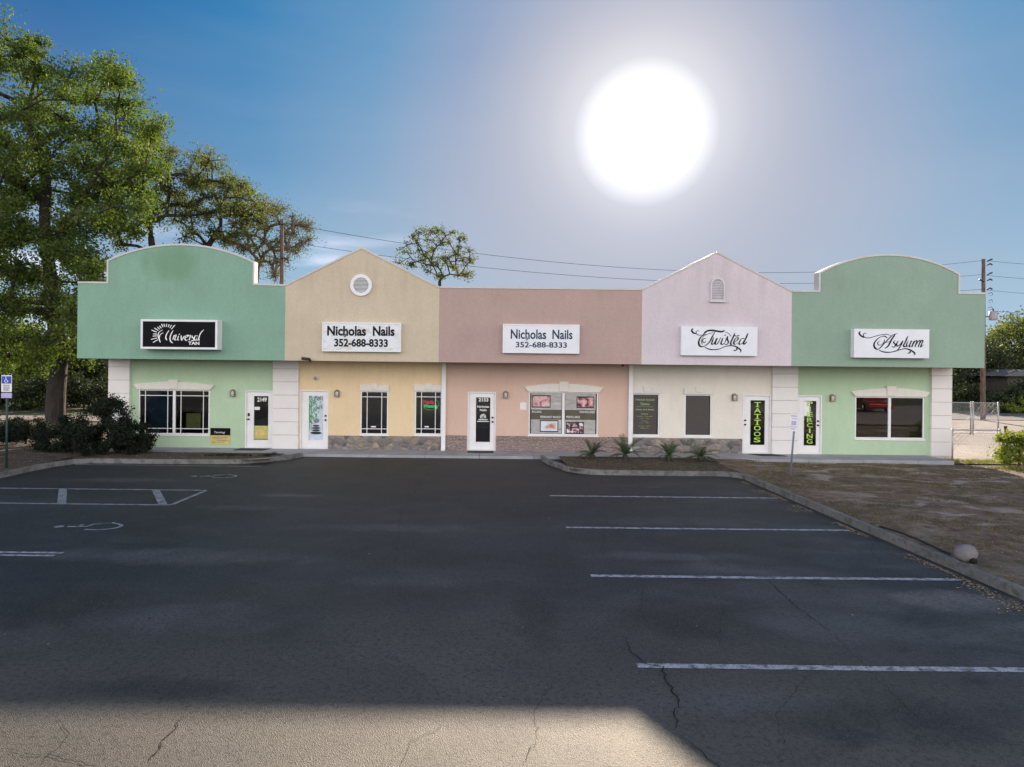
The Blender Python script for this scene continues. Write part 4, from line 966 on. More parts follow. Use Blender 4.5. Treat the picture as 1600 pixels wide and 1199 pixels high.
def make_tree(label, base, trunk, r0, clumps, leaf, bark, nleaf=260, lsize=.16, seed=1, name='oak_tree', group=None, sub=7, spread=.33, twig=.012, hang=0.0, cat='tree', limb=.6):
    """trunk: list of points; clumps: list of (centre, radius). Grows limbs from the trunk to each clump, twigs and leaves inside it."""
    rng = np.random.default_rng(seed); rnd = random.Random(seed)
    t = empty(name, base, label, cat, group)
    pts = [Vector(p) for p in smooth_curve([tuple(p) for p in trunk], 4)]; par = [-1]+list(range(len(pts)-1)); node = list(pts)
    st0 = max(1,int(len(pts)*.45)); allowed = list(range(st0,len(pts))); tips = []
    top = pts[-1]; order = sorted(clumps, key=lambda c: min((c[0]-p).length for p in pts[st0:]))
    cents = []
    for c, r in order:
        bi = min(allowed, key=lambda i: (node[i]-c).length + .35*max(0, node[i].z-c.z) )
        a = node[bi]; L = (c-a).length; k = max(2,int(L/.8)); prev = bi
        sag = Vector((0,0,1))*L*rnd.uniform(-.02,.13)
        for j in range(1,k+1):
            f = j/k; p = a.lerp(c,f)+sag*math.sin(math.pi*f)+Vector((rnd.gauss(0,1),rnd.gauss(0,1),rnd.gauss(0,1)))*L*.025*(0 if j==k else 1)
            node.append(p); par.append(prev); prev = len(node)-1; allowed.append(prev)
        for s_ in range(sub):
            v = Vector((rnd.gauss(0,1),rnd.gauss(0,1),rnd.gauss(0,.8))); v = v.normalized()*r*rnd.uniform(.35,1.0)
            m_ = c+v*.5+Vector((rnd.gauss(0,.06),rnd.gauss(0,.06),rnd.gauss(0,.06)))*r; e_ = c+v-Vector((0,0,hang*r))
            node.append(m_); par.append(prev); i1 = len(node)-1; node.append(e_); par.append(i1)
            cents.append((np.array(e_), r*spread)); cents.append((np.array(m_), r*spread*.8))
    n = len(node); area = [twig**2]*n; order_i = list(range(n-1,0,-1)); kids = [0]*n
    for i in order_i:
        if par[i] >= 0: kids[par[i]] += 1
    acc = [0.0]*n
    for i in order_i:
        if kids[i] == 0: acc[i] = twig**2
        acc[par[i]] += acc[i]*.9
    rad = [math.sqrt(a) for a in acc]; sc = r0/max(rad[0],1e-6); sc = min(sc, 1.5)
    lim = lambda i: max(twig*.7, min(r0 if i < len(pts) else r0*limb, rad[i]*sc*.85))
    tb = MB()
    # trunk as one tube with root flare, limbs edge by edge
    T = len(pts); rr = [max(lim(i), r0*(1-.55*i/(T-1))) for i in range(T)]; rr[0] *= 1.35; tb.tube(pts, rr, 12)
    trunk_o = tb.build('trunk', bark, t)
    lb = MB()
    for i in range(T, n):
        a = node[par[i]]; b_ = node[i]; ra = rr[par[i]]*.75 if par[i] < T else lim(par[i]); rb = lim(i); ra = min(ra, rb*2.2)
        if (b_-a).length < 1e-4: continue
        lb.tube([a,b_], [ra,rb], 7 if ra > .05 else (5 if ra > .025 else 3), cap=False)
    lb.build('branches', bark, t)
    if nleaf:
        C = []
        for c, s in cents: C.append(c+rng.normal(size=(max(3,int(nleaf/(2*sub))),3))*s*np.array([1,1,.75]))
        C = np.concatenate(C); leaf_object('crown', leaves_arrays(C, lsize, rng), leaf, t, base)
    return t
def fill(poly, D, thick, r, seed, gap=.8, jitter=.25, rv=.3):
    """clump centres spread through a crown whose outline passes the given photo points at distance D"""
    rnd = random.Random(seed); us = [p[0] for p in poly]; vs = [p[1] for p in poly]; out = []; px_ = F/D
    def inside(u, v):
        c = False; j = len(poly)-1
        for i in range(len(poly)):
            if (poly[i][1] > v) != (poly[j][1] > v) and u < (poly[j][0]-poly[i][0])*(v-poly[i][1])/(poly[j][1]-poly[i][1])+poly[i][0]: c = not c
            j = i
        return c
    tries = 0
    while tries < 6000:
        tries += 1; u, v = rnd.uniform(min(us),max(us)), rnd.uniform(min(vs),max(vs))
        if not inside(u,v): continue
        dd = D+rnd.uniform(-1,1)*thick; p = P(u+ (u-CX)*(D/dd-1)*0, v, dd); rad = r*rnd.uniform(1-rv,1+rv)
        if all((p-q).length > gap*(rad+s)*.72 for q, s in out): out.append((p, rad))
    return out
# big oak left of the building
D = 30; tb = G(88,672,0.0); tb = P(86,662,30); tb.z = 0
oak_poly = [(-140,40),(10,62),(60,72),(70,100),(40,150),(85,150),(105,110),(150,100),(190,118),(212,150),(195,180),(262,200),(258,222),(225,240),(245,275),(215,330),(180,370),(165,430),(150,470),(152,520),(140,548),(60,560),(-20,560),(-140,560)]
trunk = [tb, P(88,610,30), P(93,550,30.2), P(85,500,30), P(80,440,29.6), P(70,360,29.5), P(72,280,29.5)]
make_tree('massive spreading oak with thick grey trunk left of the mint shop', tb, trunk, .43, fill(oak_poly,29.5,3.6,1.15,3,gap=.98), M['leaf'], M['bark_dark'], nleaf=900, lsize=.135, seed=11, sub=12, spread=.20, twig=.009, limb=.42)
# second limb-fork trunk is part of the same crown; smaller oak behind the mint parapet
b2 = P(238,650,37); b2.z = 0
poly2 = [(200,250),(240,232),(300,238),(335,255),(345,275),(385,285),(412,312),(425,345),(400,352),(350,330),(300,345),(265,335),(240,360),(190,385),(170,360),(185,300)]
make_tree('open-limbed olive-green oak rising behind the mint arched parapet', b2, [b2,P(240,560,37),P(240,470,37),P(240,410,37),P(236,370,37)], .36, fill(poly2,37,2.6,.95,5,gap=1.12), M['leaf_olive'], M['bark_dark'], nleaf=380, lsize=.135, seed=12, sub=13, spread=.22, twig=.009, limb=.42, name='oak_tree')
b3 = P(300,660,39); b3.z = 0
poly3 = [(270,290),(330,280),(375,292),(392,322),(388,350),(365,372),(330,370),(290,372),(260,340)]
make_tree('leaning dark oak limb spreading towards the wooden pole behind the mint shop', b3, [b3,P(298,560,39),P(302,470,39),P(318,400,39),P(345,355,39)], .30, fill(poly3,39,2.0,.9,8,gap=1.2), M['leaf_olive'], M['bark_dark'], nleaf=300, lsize=.14, seed=19, sub=12, spread=.23, twig=.009, limb=.4, name='oak_tree')
b4 = P(398,660,42); b4.z = 0
poly4 = [(365,330),(410,312),(455,335),(487,350),(480,385),(470,395),(430,432),(400,425),(385,395),(350,380)]
make_tree('nearly bare twiggy tree beside the wooden pole above the mint shop', b4, [b4,P(398,560,42),P(396,480,42),P(400,430,42),P(402,405,42)], .20, fill(poly4,42,1.6,.8,9,gap=.85), M['leaf_olive'], M['bark_pale'], nleaf=22, lsize=.11, seed=14, sub=18, spread=.4, twig=.012, limb=.4, name='bare_tree')
b5 = P(686,660,52); b5.z = 0
poly5 = [(635,378),(655,362),(690,356),(715,365),(732,385),(738,410),(730,436),(700,425),(690,438),(670,425),(640,415),(622,412),(628,395)]
make_tree('round sparse tree with fanned limbs above the joint of buff and mauve shops', b5, [b5,P(687,560,52),P(687,500,52),P(687,460,52),P(687,440,52)], .24, fill(poly5,52,1.5,.72,21,gap=1.1), M['leaf_olive'], M['bark_dark'], nleaf=90, lsize=.17, seed=15, sub=10, spread=.22, twig=.008, limb=.22, name='sparse_tree')
# trees across the street on the left
rnd = random.Random(4)
kinds = [('dark bushy tree across the street, leftmost below the big oak crown',-10,505,150,66,'leaf_dark'),('yellow-green tree across the street left of the oak trunk',48,520,120,60,'leaf_bright'),
         ('dark tree across the street seen right of the oak trunk',128,515,120,62,'leaf_dark'),('olive tree across the street just left of the cream corner pillar',190,505,120,70,'leaf_olive'),
         ('tall dark tree beyond the street, behind the mint shop corner',260,480,120,78,'leaf_dark'),('thin yellow-green tree across the street at the left photo edge',-70,500,110,64,'leaf_bright'),('low olive thicket tree between street and oak trunk',90,545,100,72,'leaf_olive')]
for i,(lb_,u,vt,w,D,mt) in enumerate(kinds):
    b_ = P(u,650,D); b_.z = -.08; s = D/F
    poly = [(u-w/2,600),(u-w/2*1.0,vt+45),(u-w*.3,vt+10),(u,vt),(u+w*.3,vt+12),(u+w/2,vt+45),(u+w/2*.9,600),(u+w*.3,628),(u-w*.3,628)]
    make_tree(lb_, b_, [b_,P(u+3,620,D),P(u,590,D),P(u+2,560,D)], .22, fill(poly,D,2.5,1.25,30+i,gap=.9), M[mt], M['bark_dark'], nleaf=150, lsize=.34, seed=40+i, sub=6, spread=.45, name='street_tree')
# trees right of the building
kr = [('broad dark tree behind the chain-link gate at right',1530,545,120,60,'leaf_dark'),('golden-olive tree standing tallest at the right edge',1590,500,110,66,'leaf_olive'),('dark green tree farthest right beyond the road',1660,520,130,62,'leaf_dark'),('olive tree partly hidden by the sage shop right of its corner',1470,570,110,64,'leaf_olive')]
for i,(lb_,u,vt,w,D,mt) in enumerate(kr):
    b_ = P(u,655,D); b_.z = -.08
    poly = [(u-w/2,615),(u-w/2,vt+50),(u-w*.3,vt+12),(u,vt),(u+w*.3,vt+12),(u+w/2,vt+45),(u+w/2,615),(u+w*.3,642),(u-w*.3,642)]
    make_tree(lb_, b_, [b_,P(u,635,D),P(u,600,D),P(u,580,D)], .25, fill(poly,D,3.0,1.3,60+i,gap=.85), M[mt], M['bark_dark'], nleaf=190, lsize=.32, seed=70+i, sub=6, spread=.45, name='roadside_tree')
# shrubs
def shrub(label, u, v, D, w, h_, mat, seed, n=26, ls=.075, nleaf=420, z=.1, name='shrub', r=.26):
    b_ = P(u,v,D); b_.z = z; rnd = random.Random(seed); cl = []
    for k in range(n):
        a = rnd.uniform(0,2*math.pi); q = math.sqrt(rnd.random()); f = rnd.random(); hh = h_*(1-.55*q*q)*f+.15
        cl.append((b_+Vector((math.cos(a)*q*w/2, math.sin(a)*q*w*.35, hh)), r*rnd.uniform(.7,1.2)))
    return make_tree(label, b_, [b_,b_+Vector((.02,0,h_*.2)),b_+Vector((0,.02,h_*.4))], .04, cl, mat, M['bark_dark'], nleaf=nleaf, lsize=ls, seed=seed, sub=7, spread=.36, twig=.005, name=name, cat='shrub')
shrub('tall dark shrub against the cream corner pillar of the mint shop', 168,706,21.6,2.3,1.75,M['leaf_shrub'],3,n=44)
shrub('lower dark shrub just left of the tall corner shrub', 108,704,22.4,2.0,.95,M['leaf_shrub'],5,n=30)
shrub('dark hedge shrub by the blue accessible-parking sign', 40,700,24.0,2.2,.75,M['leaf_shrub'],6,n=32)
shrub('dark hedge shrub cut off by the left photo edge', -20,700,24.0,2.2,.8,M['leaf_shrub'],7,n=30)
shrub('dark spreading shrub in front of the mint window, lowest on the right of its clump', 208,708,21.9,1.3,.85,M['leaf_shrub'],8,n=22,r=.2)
shrub('bright yellow-green sapling bush at the right photo edge', 1592,742,21.6,1.5,1.45,M['leaf_bright'],9,n=22,ls=.09,nleaf=260,z=.02)
shrub('bright sunlit bush row beyond the road at right', 1585,655,51.5,4.5,.9,M['leaf_bright'],10,n=20,ls=.2,nleaf=150,z=-.08,r=.5)
for i,(u,D,lb_) in enumerate(((-30,44,'leftmost'),(18,46,'second from the left, over the blue sign'),(62,43,'third from the left'),(110,47,'just right of the oak trunk'),(150,45,'beside the cream corner pillar'))):
    shrub('dark hedge bush beyond the street, '+lb_, u, 640, D, 3.6, 2.3, M['leaf_dark'], 50+i, n=22, ls=.22, nleaf=170, z=-.08, r=.6)
for i,(u,D,lb_) in enumerate(((1502,53,'nearest the sage shop corner'),(1560,52.5,'in front of the low house'),(1615,53,'farthest right'))):
    shrub('dark roadside bush beyond the gate, '+lb_, u, 640, D, 4.6, 2.3, M['leaf_dark'], 60+i, n=26, ls=.22, nleaf=190, z=-.08, r=.65)
# sago palms in the bed
def sago(label, u, v, s, seed, first=None):
    b_ = G(u, v, .11); 
    t = empty('sago_palm', b_, label, 'palm', 'sago palms in the planting bed'); rnd = random.Random(seed); fr = MB(); rc = MB()
    cb = MB(); cb.tube([b_+Vector((0,0,-.02)), b_+Vector((0,0,.10)), b_+Vector((0,0,.16))], [.09,.10,.05], 10); cb.build('trunk', M['bark_dark'], t)
    for k in range(20):
        az = 2*math.pi*k/20+rnd.uniform(-.2,.2); el = rnd.uniform(.15,1.2); L_ = s*rnd.uniform(.75,1.1); pts = []; d = Vector((math.cos(az)*math.cos(el), math.sin(az)*math.cos(el), math.sin(el))); p = b_+Vector((0,0,.13))
        seg = 9
        for j in range(seg+1): pts.append(p.copy()); d.z -= .14*(1.2-el/2); d.normalize(); p = p+d*L_/seg
        rc.tube(pts, [.008*(1-.8*j/seg) for j in range(seg+1)], 4, cap=False)
        for j in range(1,seg*3):
            f = j/(seg*3)*seg; i0 = min(int(f),seg-1); q = pts[i0].lerp(pts[i0+1], f-i0); tg = (pts[i0+1]-pts[i0]).normalized(); sd = tg.cross(Vector((0,0,1)))
            if sd.length < .1: sd = Vector((1,0,0))
            sd.normalize(); upv = sd.cross(tg); ll = .15*s/.7*math.sin(math.pi*min(.95,.12+j/(seg*3)*.85))
            for sg_ in (-1,1):
                tip = q+(sd*sg_*.8+tg*.65+upv*.22).normalized()*ll; w_ = tg*.009
                fr.add([q-w_, q+w_, tip+w_*.2, tip-w_*.2], [(0,1,2,3)])
    rc.build('frond_stems', M['leaf_palm'], t); fr.build('fronds', M['leaf_palm'], t)
sago('small upright sago palm, leftmost, before the mauve wall', 925, 717, .66, 1)
sago('wide sago palm at the foot of the right downspout', 977, 718, .86, 2)
sago('smallest sago palm before the lettered dark window', 1045, 718, .60, 3)
sago('largest dense sago palm before the plain dark window', 1094, 721, .86, 4)
# far wood closing the view on all sides behind the plot, one mass nobody could count
rng = np.random.default_rng(77); n_ = 46000; xs_ = rng.uniform(-190,230,n_); ys_ = 86+rng.normal(size=n_)*2.5+12*np.sin(xs_*.031)
top_ = np.array([5.2+1.5*noise.noise(Vector((x*.09,0,2)))+1.3*noise.noise(Vector((x*.33,3,2))) for x in xs_]); zs_ = -.3+top_*np.sqrt(rng.uniform(0,1,n_))
o = leaf_object('distant_woodland', leaves_arrays(np.stack([xs_,ys_,zs_],1), .85, rng, .7), M['leaf_dark'], None, (0,0,0))
tag(o, 'dark band of distant woodland behind the street and the building', 'woodland', kind='stuff')
# leaf litter and grass tufts
def litter(name, label, pts, size, mat, zf, seed):
    rng = np.random.default_rng(seed); c = np.array([(x,y,zf(x,y)+.012) for x,y in pts])
    v = leaves_arrays(c, size, rng, .6); v = v.reshape(-1,4,3); v[:,:,2] = c[:,None,2]+(v[:,:,2]-c[:,None,2])*.25; v = v.reshape(-1,3)
    o = leaf_object(name, v, mat, None, (0,0,0)); tag(o, label, 'leaf litter', kind='stuff'); return o
rnd = random.Random(9)
pts = [(rnd.uniform(KX+.2,19),rnd.uniform(6,22)) for _ in range(13000)]
litter('leaf_litter','dry brown leaves scattered over the right-hand verge',pts,.055,M['litter'],z_right,1)
pts = [(rnd.uniform(2.6,7.2),rnd.uniform(19.3,22.1)) for _ in range(1500)]
litter('leaf_litter','dry leaves in the sago palm bed',pts,.045,M['litter'],z_bed,2)
pts = []
for _ in range(2600):
    y = rnd.uniform(7.5,18.2); pts.append((KX-.12-abs(rnd.gauss(0,.13))*(1+.6*math.sin(y*2.3)),y))
pts = [p for p in pts if noise.noise(Vector((p[0]*.4,p[1]*.9,0))) > -.12]
litter('leaf_litter','pale drift of dry leaves in the gutter of the right kerb',pts,.04,M['litter_pale'],lambda x,y:-.004,3)
pts = [(rnd.uniform(-22,-6.8),rnd.uniform(17,22.1)) for _ in range(3500)]; pts = [p for p in pts if p[0] < KL-.15 or p[1] > 20.5]
litter('leaf_litter','brown leaves under the oak behind the left kerb',pts,.06,M['litter'],lambda x,y:.12+hb(x,y,.03),4)
pts = [(rnd.uniform(-12,7),rnd.uniform(6,22)) for _ in range(140)]
litter('leaf_litter','stray leaf specks on the dark asphalt',pts,.035,M['litter_pale'],lambda x,y:-.004,5)
def tufts(name, label, area, n, h_, mat, zf, seed, cond=None):
    rng = np.random.default_rng(seed); vs = []; rnd = random.Random(seed)
    for _ in range(n):
        x, y = rnd.uniform(area[0],area[1]), rnd.uniform(area[2],area[3])
        if noise.noise(Vector((x*.55,y*.8,seed))) < .02 or (cond and not cond(x,y)): continue
        for k in range(5):
            a = rnd.uniform(0,6.28); l = h_*rnd.uniform(.5,1.2); bx, by = x+rnd.gauss(0,.03), y+rnd.gauss(0,.03); w_ = .006; z = zf(x,y)
            tx, ty = bx+math.cos(a)*l*.6, by+math.sin(a)*l*.6; px_, py_ = -math.sin(a)*w_, math.cos(a)*w_
            vs += [(bx-px_,by-py_,z-.01),(bx+px_,by+py_,z-.01),(tx+px_*.3,ty+py_*.3,z+l*.8),(tx-px_*.3,ty-py_*.3,z+l*.8)]
    o = leaf_object(name, np.array(vs), mat, None, (0,0,0)); return tag(o, label, 'grass', kind='stuff')
M['grass_dry'] = m_leaf('dry_grass', (.085,.080,.040), (.15,.125,.06), .3); M['grass_sun'] = m_leaf('sunny_grass', (.16,.17,.05), (.26,.25,.09), .4)
tufts('grass','thin patchy brownish grass on the right-hand verge',(KX+.2,18,6,22),9000,.055,M['grass_dry'],z_right,3)
tufts('grass','sunlit yellow-green grass edging the pale drive',(16.2,27,20,23.5),5000,.10,M['grass_sun'],z_right,6)
tufts('grass','weeds growing along the front edge of the left planting bed',(-11.5,-6.8,21.3,22.15),900,.09,M['leaf_shrub'],lambda x,y:.11,7)

# ------------------------------------------------------------------ street furniture and far things
c = G(1235,741,.1); top = P(1240.5,676,c.y)
o = empty('parking_sign', c, 'leaning white and violet printed sign on a thin post before the PIERCING door', 'sign')
b = MB(); b.box(-.001,.001,0,.001,0,.001); b = MB()
tv = Vector((top.x-c.x, 0, top.z-c.z)).normalized(); T1 = c+tv*((1.72-.1)/tv.z)
b.tube([c-tv*.1, T1], .028, 8); b.build('post', M['post'], o)
q = P(1239.5,660.5,c.y); pb = MB(); w_, h_ = .115, .245; ux = Vector((tv.z,0,-tv.x))
def sp(a, b_, dy): p = q+ux*a+tv*b_; return (p.x, c.y-.034+dy, p.z)
pb.add([sp(-w_,-h_,0),sp(w_,-h_,0),sp(w_,h_,0),sp(-w_,h_,0),sp(-w_,-h_,.006),sp(w_,-h_,.006),sp(w_,h_,.006),sp(-w_,h_,.006)], [(0,1,2,3),(7,6,5,4),(0,4,5,1),(1,5,6,2),(2,6,7,3),(3,7,4,0)])
pl_ = pb.build('panel', M['paper_white'], o); pm = MB()
for z0_, z1_, a_, b__ in ((.17,.205,-.09,.08),(.10,.125,-.07,.09),(-.07,.05,-.07,.07),(-.13,-.11,-.09,.09),(-.19,-.165,-.08,.05)):
    pm.add([sp(a_,z0_,-.003),sp(b__,z0_,-.003),sp(b__,z1_,-.003),sp(a_,z1_,-.003)], [(0,1,2,3)])
pm.build('printing', M['violet'], pl_)
c = G(10,732,.12); sx = c.x; sy = c.y
o = empty('accessible_parking_sign', c, 'blue and white accessible-parking sign on a post at the left photo edge', 'sign')
b = MB(); b.tube([c-Vector((0,0,.1)), Vector((sx,sy,P(10,588,sy).z-.02))], .03, 8); b.build('post', plain('green_post',(.02,.05,.045),.5), o)
def srect(v0, v1, hw=.145): return (sx+.01-hw, sx+.01+hw, P(10,v1,sy).z, P(10,v0,sy).z)
r = srect(586.5,612.5); b = MB(); b.box(r[0],r[1],sy-.045,sy-.035,r[2],r[3]); pn = b.build('panel', M['letter_white'], o, bevel=.003)
r2 = srect(588,599.5,.13); b = MB(); b.box(r2[0],r2[1],sy-.049,sy-.0455,r2[2],r2[3]); b.build('blue_field', M['blue'], pn)
cx_, cz_ = (r2[0]+r2[1])/2, (r2[2]+r2[3])/2; k = .85; b = MB()
b.ribbon([(cx_+.052*math.cos(R(a))*k-.005, cz_-.03+.052*math.sin(R(a))*k) for a in range(130,390,20)], [.014]*13, sy-.050)
b.ribbon([(cx_-.012,cz_+.055),(cx_-.008,cz_-.005),(cx_+.03,cz_-.01),(cx_+.05,cz_-.06)], [.016]*4, sy-.0515)
b.prism([(cx_-.014+.014*math.cos(i*.7), cz_+.078+.014*math.sin(i*.7)) for i in range(9)], sy-.054, sy-.0505); b.build('symbol', M['letter_white'], pn)
lt = [text_mesh(t,r[0]+.05,r[1]-.05,zz,zz+.032,sy-.0452,None,None,bold=.01) for t,zz in (('PARKING BY',r2[2]-.065),('DISABLED',r2[2]-.115),('PERMIT',r2[2]-.165),('ONLY',r2[2]-.205))]
build_all(lt, 'lettering', M['letter_navy'], pn)
r = srect(614,622); b = MB(); b.box(r[0],r[1],sy-.045,sy-.035,r[2],r[3]); pn2 = b.build('panel', M['violet'], o)
# white concrete ball with a hole on the kerb
c = P(1509,863,10.45); rad = .148; c.z = .10+rad*.85; o = empty('concrete_ball', (c.x,c.y,.1), 'pale round concrete lump with a dark hollow beside the right kerb', 'concrete ball')
b = MB(); nu, nv = 20, 12; vs = []; 
for j in range(nv+1):
    th = math.pi*j/nv
    for i in range(nu):
        ph = 2*math.pi*i/nu; d = Vector((math.sin(th)*math.cos(ph), math.sin(th)*math.sin(ph), math.cos(th))); rr = rad*(1+.10*noise.noise(d*2)+.04*noise.noise(d*6)); vs.append(c+Vector((d.x*rr*1.12,d.y*rr,d.z*rr*.95)))
b.add(vs, [(j*nu+i,(j+1)*nu+i,(j+1)*nu+(i+1)%nu,j*nu+(i+1)%nu) for j in range(nv) for i in range(nu)], smooth=True)
M['pale_conc'] = m_concrete('pale_concrete', (.21,.19,.205)); b.build('body', M['pale_conc'], o)
b = MB(); hc = c+Vector((.01,-.158,-.085)); b.tube([hc+Vector((0,.03,0)),hc+Vector((0,-.008,-.004))], [.045,.055], 12); b.build('hollow', M['crack'], o)
b = MB(); b.tube(smooth_curve([(KX+.24,12.6,.13),(KX+.26,12.0,.16),(KX+.25,11.3,.155),(KX+.23,10.7,.14)],6), .022, 8)
tag(b.build('hose', M['black_metal'], loc=(KX+.24,11.6,.13)), 'short black pipe lying along the back of the right kerb', 'pipe')

# utility poles and wires
def pole(label, u, vtop, D, r=.13):
    b_ = P(u,650,D); b_.z = -.08; t_ = P(u+.5,vtop,D); o = empty('utility_pole', b_, label, 'pole', None)
    m = MB(); m.tube([b_, b_.lerp(t_,.5), t_], [r*1.15,r,r*.8], 12); m.build('shaft', M['pole_wood'], o); return o, t_
pL, tL = pole('bare wooden utility pole behind the mint shop with no crossarms', 440, 343, 34, .11)
m = MB()
for k,(v,s_) in enumerate(((352,1),(380,-1),(405,1))):
    q = P(440,v,34); m.tube([q+Vector((0,-.1,0)), q+Vector((.16*s_,-.14,.03)), q+Vector((.22*s_,-.14,-.05))], .025, 6)
m.build('insulator', M['black_metal'], pL)
m = MB(); q = P(446,408,34); m.tube(smooth_curve([q+Vector((-.05,-.1,.15)),q+Vector((.14,-.1,.1)),q+Vector((.18,-.1,-.1)),q+Vector((.05,-.1,-.08))],5), .02, 6); m.build('cable_loop', M['black_metal'], pL)
pR, tR = pole('tall reddish utility pole with transformer at the right corner of the sage shop', 1536, 405, 43, .13)
att = []
for k,(v,s_) in enumerate(((408,1),(414,1),(429,1),(438,1),(440,-1),(452,1))):
    q = P(1538,v,43); m = MB(); m.tube([q+Vector((s_*.1,-.1,-.05)), q+Vector((.30*s_,-.12,.06)), q+Vector((.42*s_,-.12,.10 if k%2==0 else -.02))], [.03,.05,.045], 7); m.build('insulator', M['black_metal'], pR)
q = P(1550,493,43); m = MB(); m.tube([q+Vector((0,-.1,-.32)),q+Vector((0,-.1,-.26)),q+Vector((0,-.1,.22)),q+Vector((0,-.1,.27))], [.2,.24,.24,.1], 16); tr = m.build('transformer', plain('transformer_grey',(.35,.30,.33),.5), pR)
m = MB(); m.box(q.x-.5,q.x+.2,q.y-.06,q.y-.02,q.z-.12,q.z-.06); m.tube([q+Vector((.0,-.1,.25)),q+Vector((0,-.1,.42))],.04,6); m.tube([q+Vector((.22,-.1,.1)),q+Vector((.34,-.1,.12))],.04,6); m.build('bracket', M['black_metal'], tr)
m = MB()
for dz in (1.5,1.1,.7): p_ = P(1542,440+dz*28,43); m.tube([p_+Vector((0,-.1,0)),p_+Vector((.22,-.12,.1)),p_+Vector((.28,-.12,-.06)),p_+Vector((.1,-.1,-.12))],.018,5)
m.build('cable_loop', M['black_metal'], pR)
def wire(label, a, b_, sag, r=.011, group='overhead wires strung between the utility poles'):
    pts = []
    for i in range(41):
        t = i/40; p = a.lerp(b_,t); p.z -= sag*4*t*(1-t); pts.append(p)
    m = MB(); m.tube(pts, r, 5, cap=False); o = m.build('overhead_wire', M['black_metal'], loc=tuple(a)); tag(o,label,'wire',group)
wire('highest overhead wire from the left pole to the right pole above the roofs', P(441,348,34), P(1537,407,43), 1.55)
wire('second overhead wire, just over the mauve parapet, between the poles', P(441,377,34), P(1537,429,43), 1.25)
wire('short overhead wire meeting the right pole lowest, behind the sage arch', P(1195,458,43), P(1537,452,43), .2)
for k,v in enumerate((408,431,454)):
    wire(('upper','middle','lower')[k]+' overhead wire leaving the right pole towards the right photo edge', P(1541,v-.5,43), P(1760,v+9,46), .15)
wire('thin overhead service wire below the three at the right edge', P(1552,486,43), P(1700,488,46), .15, .012)

# chain-link fence and gate
def chain(label, x0, x1, y, zt, zb, posts, slope=0, bottom_rail=False):
    o = empty('chain_link_fence', (x0,y,zb), label, 'fence')
    for xx in posts:
        m = MB(); m.tube([(xx,y,-.08),(xx,y,zt+.06)], .032, 8); m.build('post', M['grey_metal'], o)
    m = MB(); m.tube([(x0,y,zt),(x1,y,zt)], .024, 8)
    if bottom_rail: m.tube([(x0,y,zb),(x1,y,zb)], .018, 8)
    m.build('rail', M['grey_metal'], o)
    m = MB(); s = .085; hgt = zt-zb; k = int((x1-x0+hgt)/s)
    for i in range(k):
        for dr in (1,-1):
            xa = x0-hgt+i*s; 
            if dr == 1: p0, p1 = (xa,zb),(xa+hgt,zt)
            else: p0, p1 = (xa,zt),(xa+hgt,zb)
            t0 = max(0,(x0-p0[0])/hgt); t1 = min(1,(x1-p0[0])/hgt)
            if t1-t0 < .02: continue
            A = (p0[0]+hgt*t0, p0[1]+(p1[1]-p0[1])*t0); B = (p0[0]+hgt*t1, p0[1]+(p1[1]-p0[1])*t1)
            m.tube([(A[0],y+.005*dr,A[1]),(B[0],y+.005*dr,B[1])], .0042, 3, cap=False)
    m.build('wire_mesh', M['grey_metal'], o); return o
x0, x1 = P(1478,640,33).x, P(1560,640,33).x; xm = P(1517,640,33).x
chain('tall chain-link fence with top rail across the pale drive', x0-6, x1, 33, P(1520,629.5,33).z, .02, [x0-4,xm,xm+.12,x1], bottom_rail=True)
x0, x1 = P(1488,690,23.9).x, P(1562,690,23.9).x
chain('short low chain-link fence panel joined to the sage shop corner', x0, x1, 23.9, .98, .05, [x0,x1])
c = P(1573,715,22.4); b = MB(); p0 = P(1571,666,22.4); b.tube([Vector((c.x+.12,22.4,-.05)), P(1573,690,22.4), p0], [.03,.035,.05], 8)
tag(b.build('stake', M['bark_dark'], loc=(c.x,22.4,0)), 'dark leaning wooden stake rising out of the bright bush at right', 'stake')
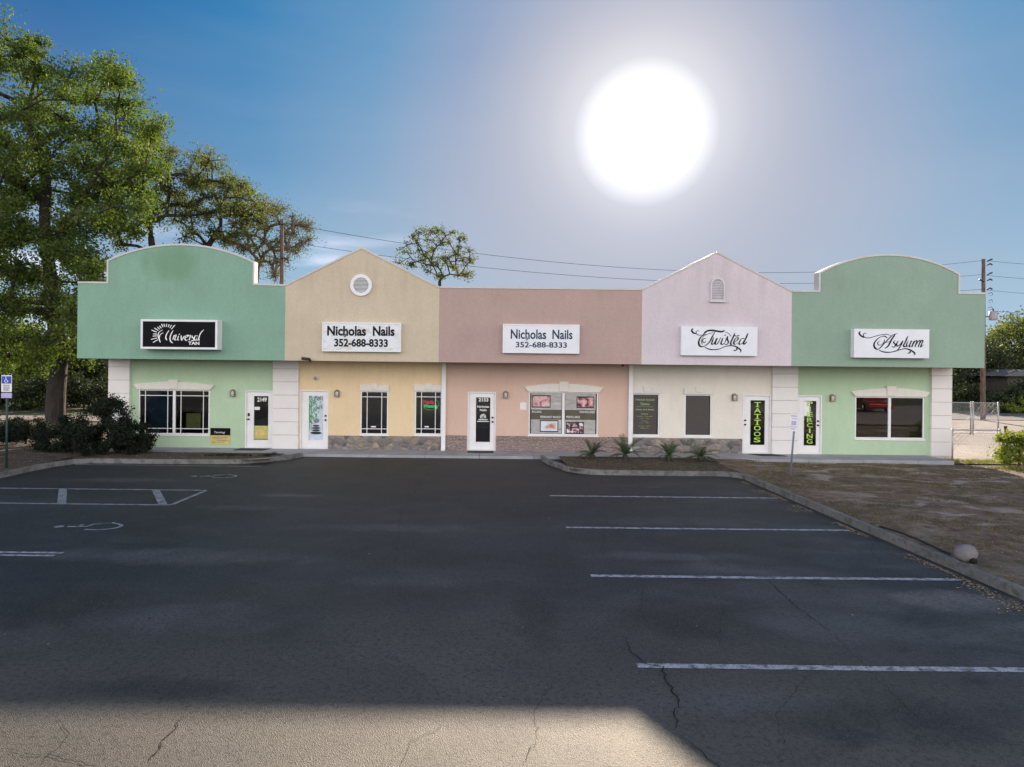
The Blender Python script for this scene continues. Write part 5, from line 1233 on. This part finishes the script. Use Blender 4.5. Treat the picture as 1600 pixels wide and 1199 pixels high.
# house beyond the road
x0 = P(1568,586,54).x; o = empty('house', (x0+6,56,0), 'low house with pale roof edge beyond the trees at right', 'house')
b = MB(); b.box(x0+.8,x0+12,54.6,62,-.1,2.7); b.build('wall', plain('brown_siding', (.07,.06,.05), .8), o)
b = MB(); b.prism([(x0,2.75),(x0+12.8,2.75),(x0+11.5,3.3),(x0+1.6,3.3)], 54, 63); b.build('roof', M['road'], o)
b = MB(); b.box(x0+3,x0+4.4,54.57,54.597,1,2.2); w = b.build('window', M['black_metal'], o)

# red car on the forecourt beside the plot: it is what the wide sage window mirrors
sheet('forecourt', M['lot'], 19.5, 40, -11.5, 9.5, .02)
cc = Vector((29.2, -3.2, .02)); o = empty('parked_car', cc, 'red hatchback car mirrored as a red shape in the wide sage shop window', 'car')
M['car_red'] = plain('red_car_paint', (.20,.015,.015), .25, var=.05); M['tyre'] = plain('tyre_rubber', (.02,.02,.02), .8); M['rim'] = plain('wheel_rim', (.45,.45,.46), .3, .8)
prof = [(-2.1,.25),(-1.75,.22),(1.8,.22),(2.1,.30),(2.15,.62),(1.95,.78),(1.15,.90),(.55,1.36),(-.1,1.46),(-1.2,1.42),(-1.85,1.0),(-2.1,.85)]
b = MB(); b.prism([(cc.x+x, cc.z+z) for x,z in prof], cc.y-.85, cc.y+.85); b.build('body', M['car_red'], o, bevel=.06)
wpr = [(1.0,.93),(.50,1.29),(-.1,1.37),(-1.15,1.33),(-1.6,1.0)]
for ys in (-.865,.855): b = MB(); b.prism([(cc.x+x, cc.z+z) for x,z in wpr], cc.y+ys, cc.y+ys+.01); b.build('side_window', M['black_metal'], o)
for wx in (-1.3,1.3):
    for ys in (-.9,.70):
        b = MB(); b.tube([(cc.x+wx,cc.y+ys,cc.z+.31),(cc.x+wx,cc.y+ys+.2,cc.z+.31)], .31, 20); w = b.build('wheel', M['tyre'], o)
        b = MB(); yy = cc.y+ys-.012 if ys < 0 else cc.y+ys+.2; b.tube([(cc.x+wx,yy,cc.z+.31),(cc.x+wx,yy+.012,cc.z+.31)], .19, 16); b.build('rim', M['rim'], w)
o.rotation_euler.z = R(97)
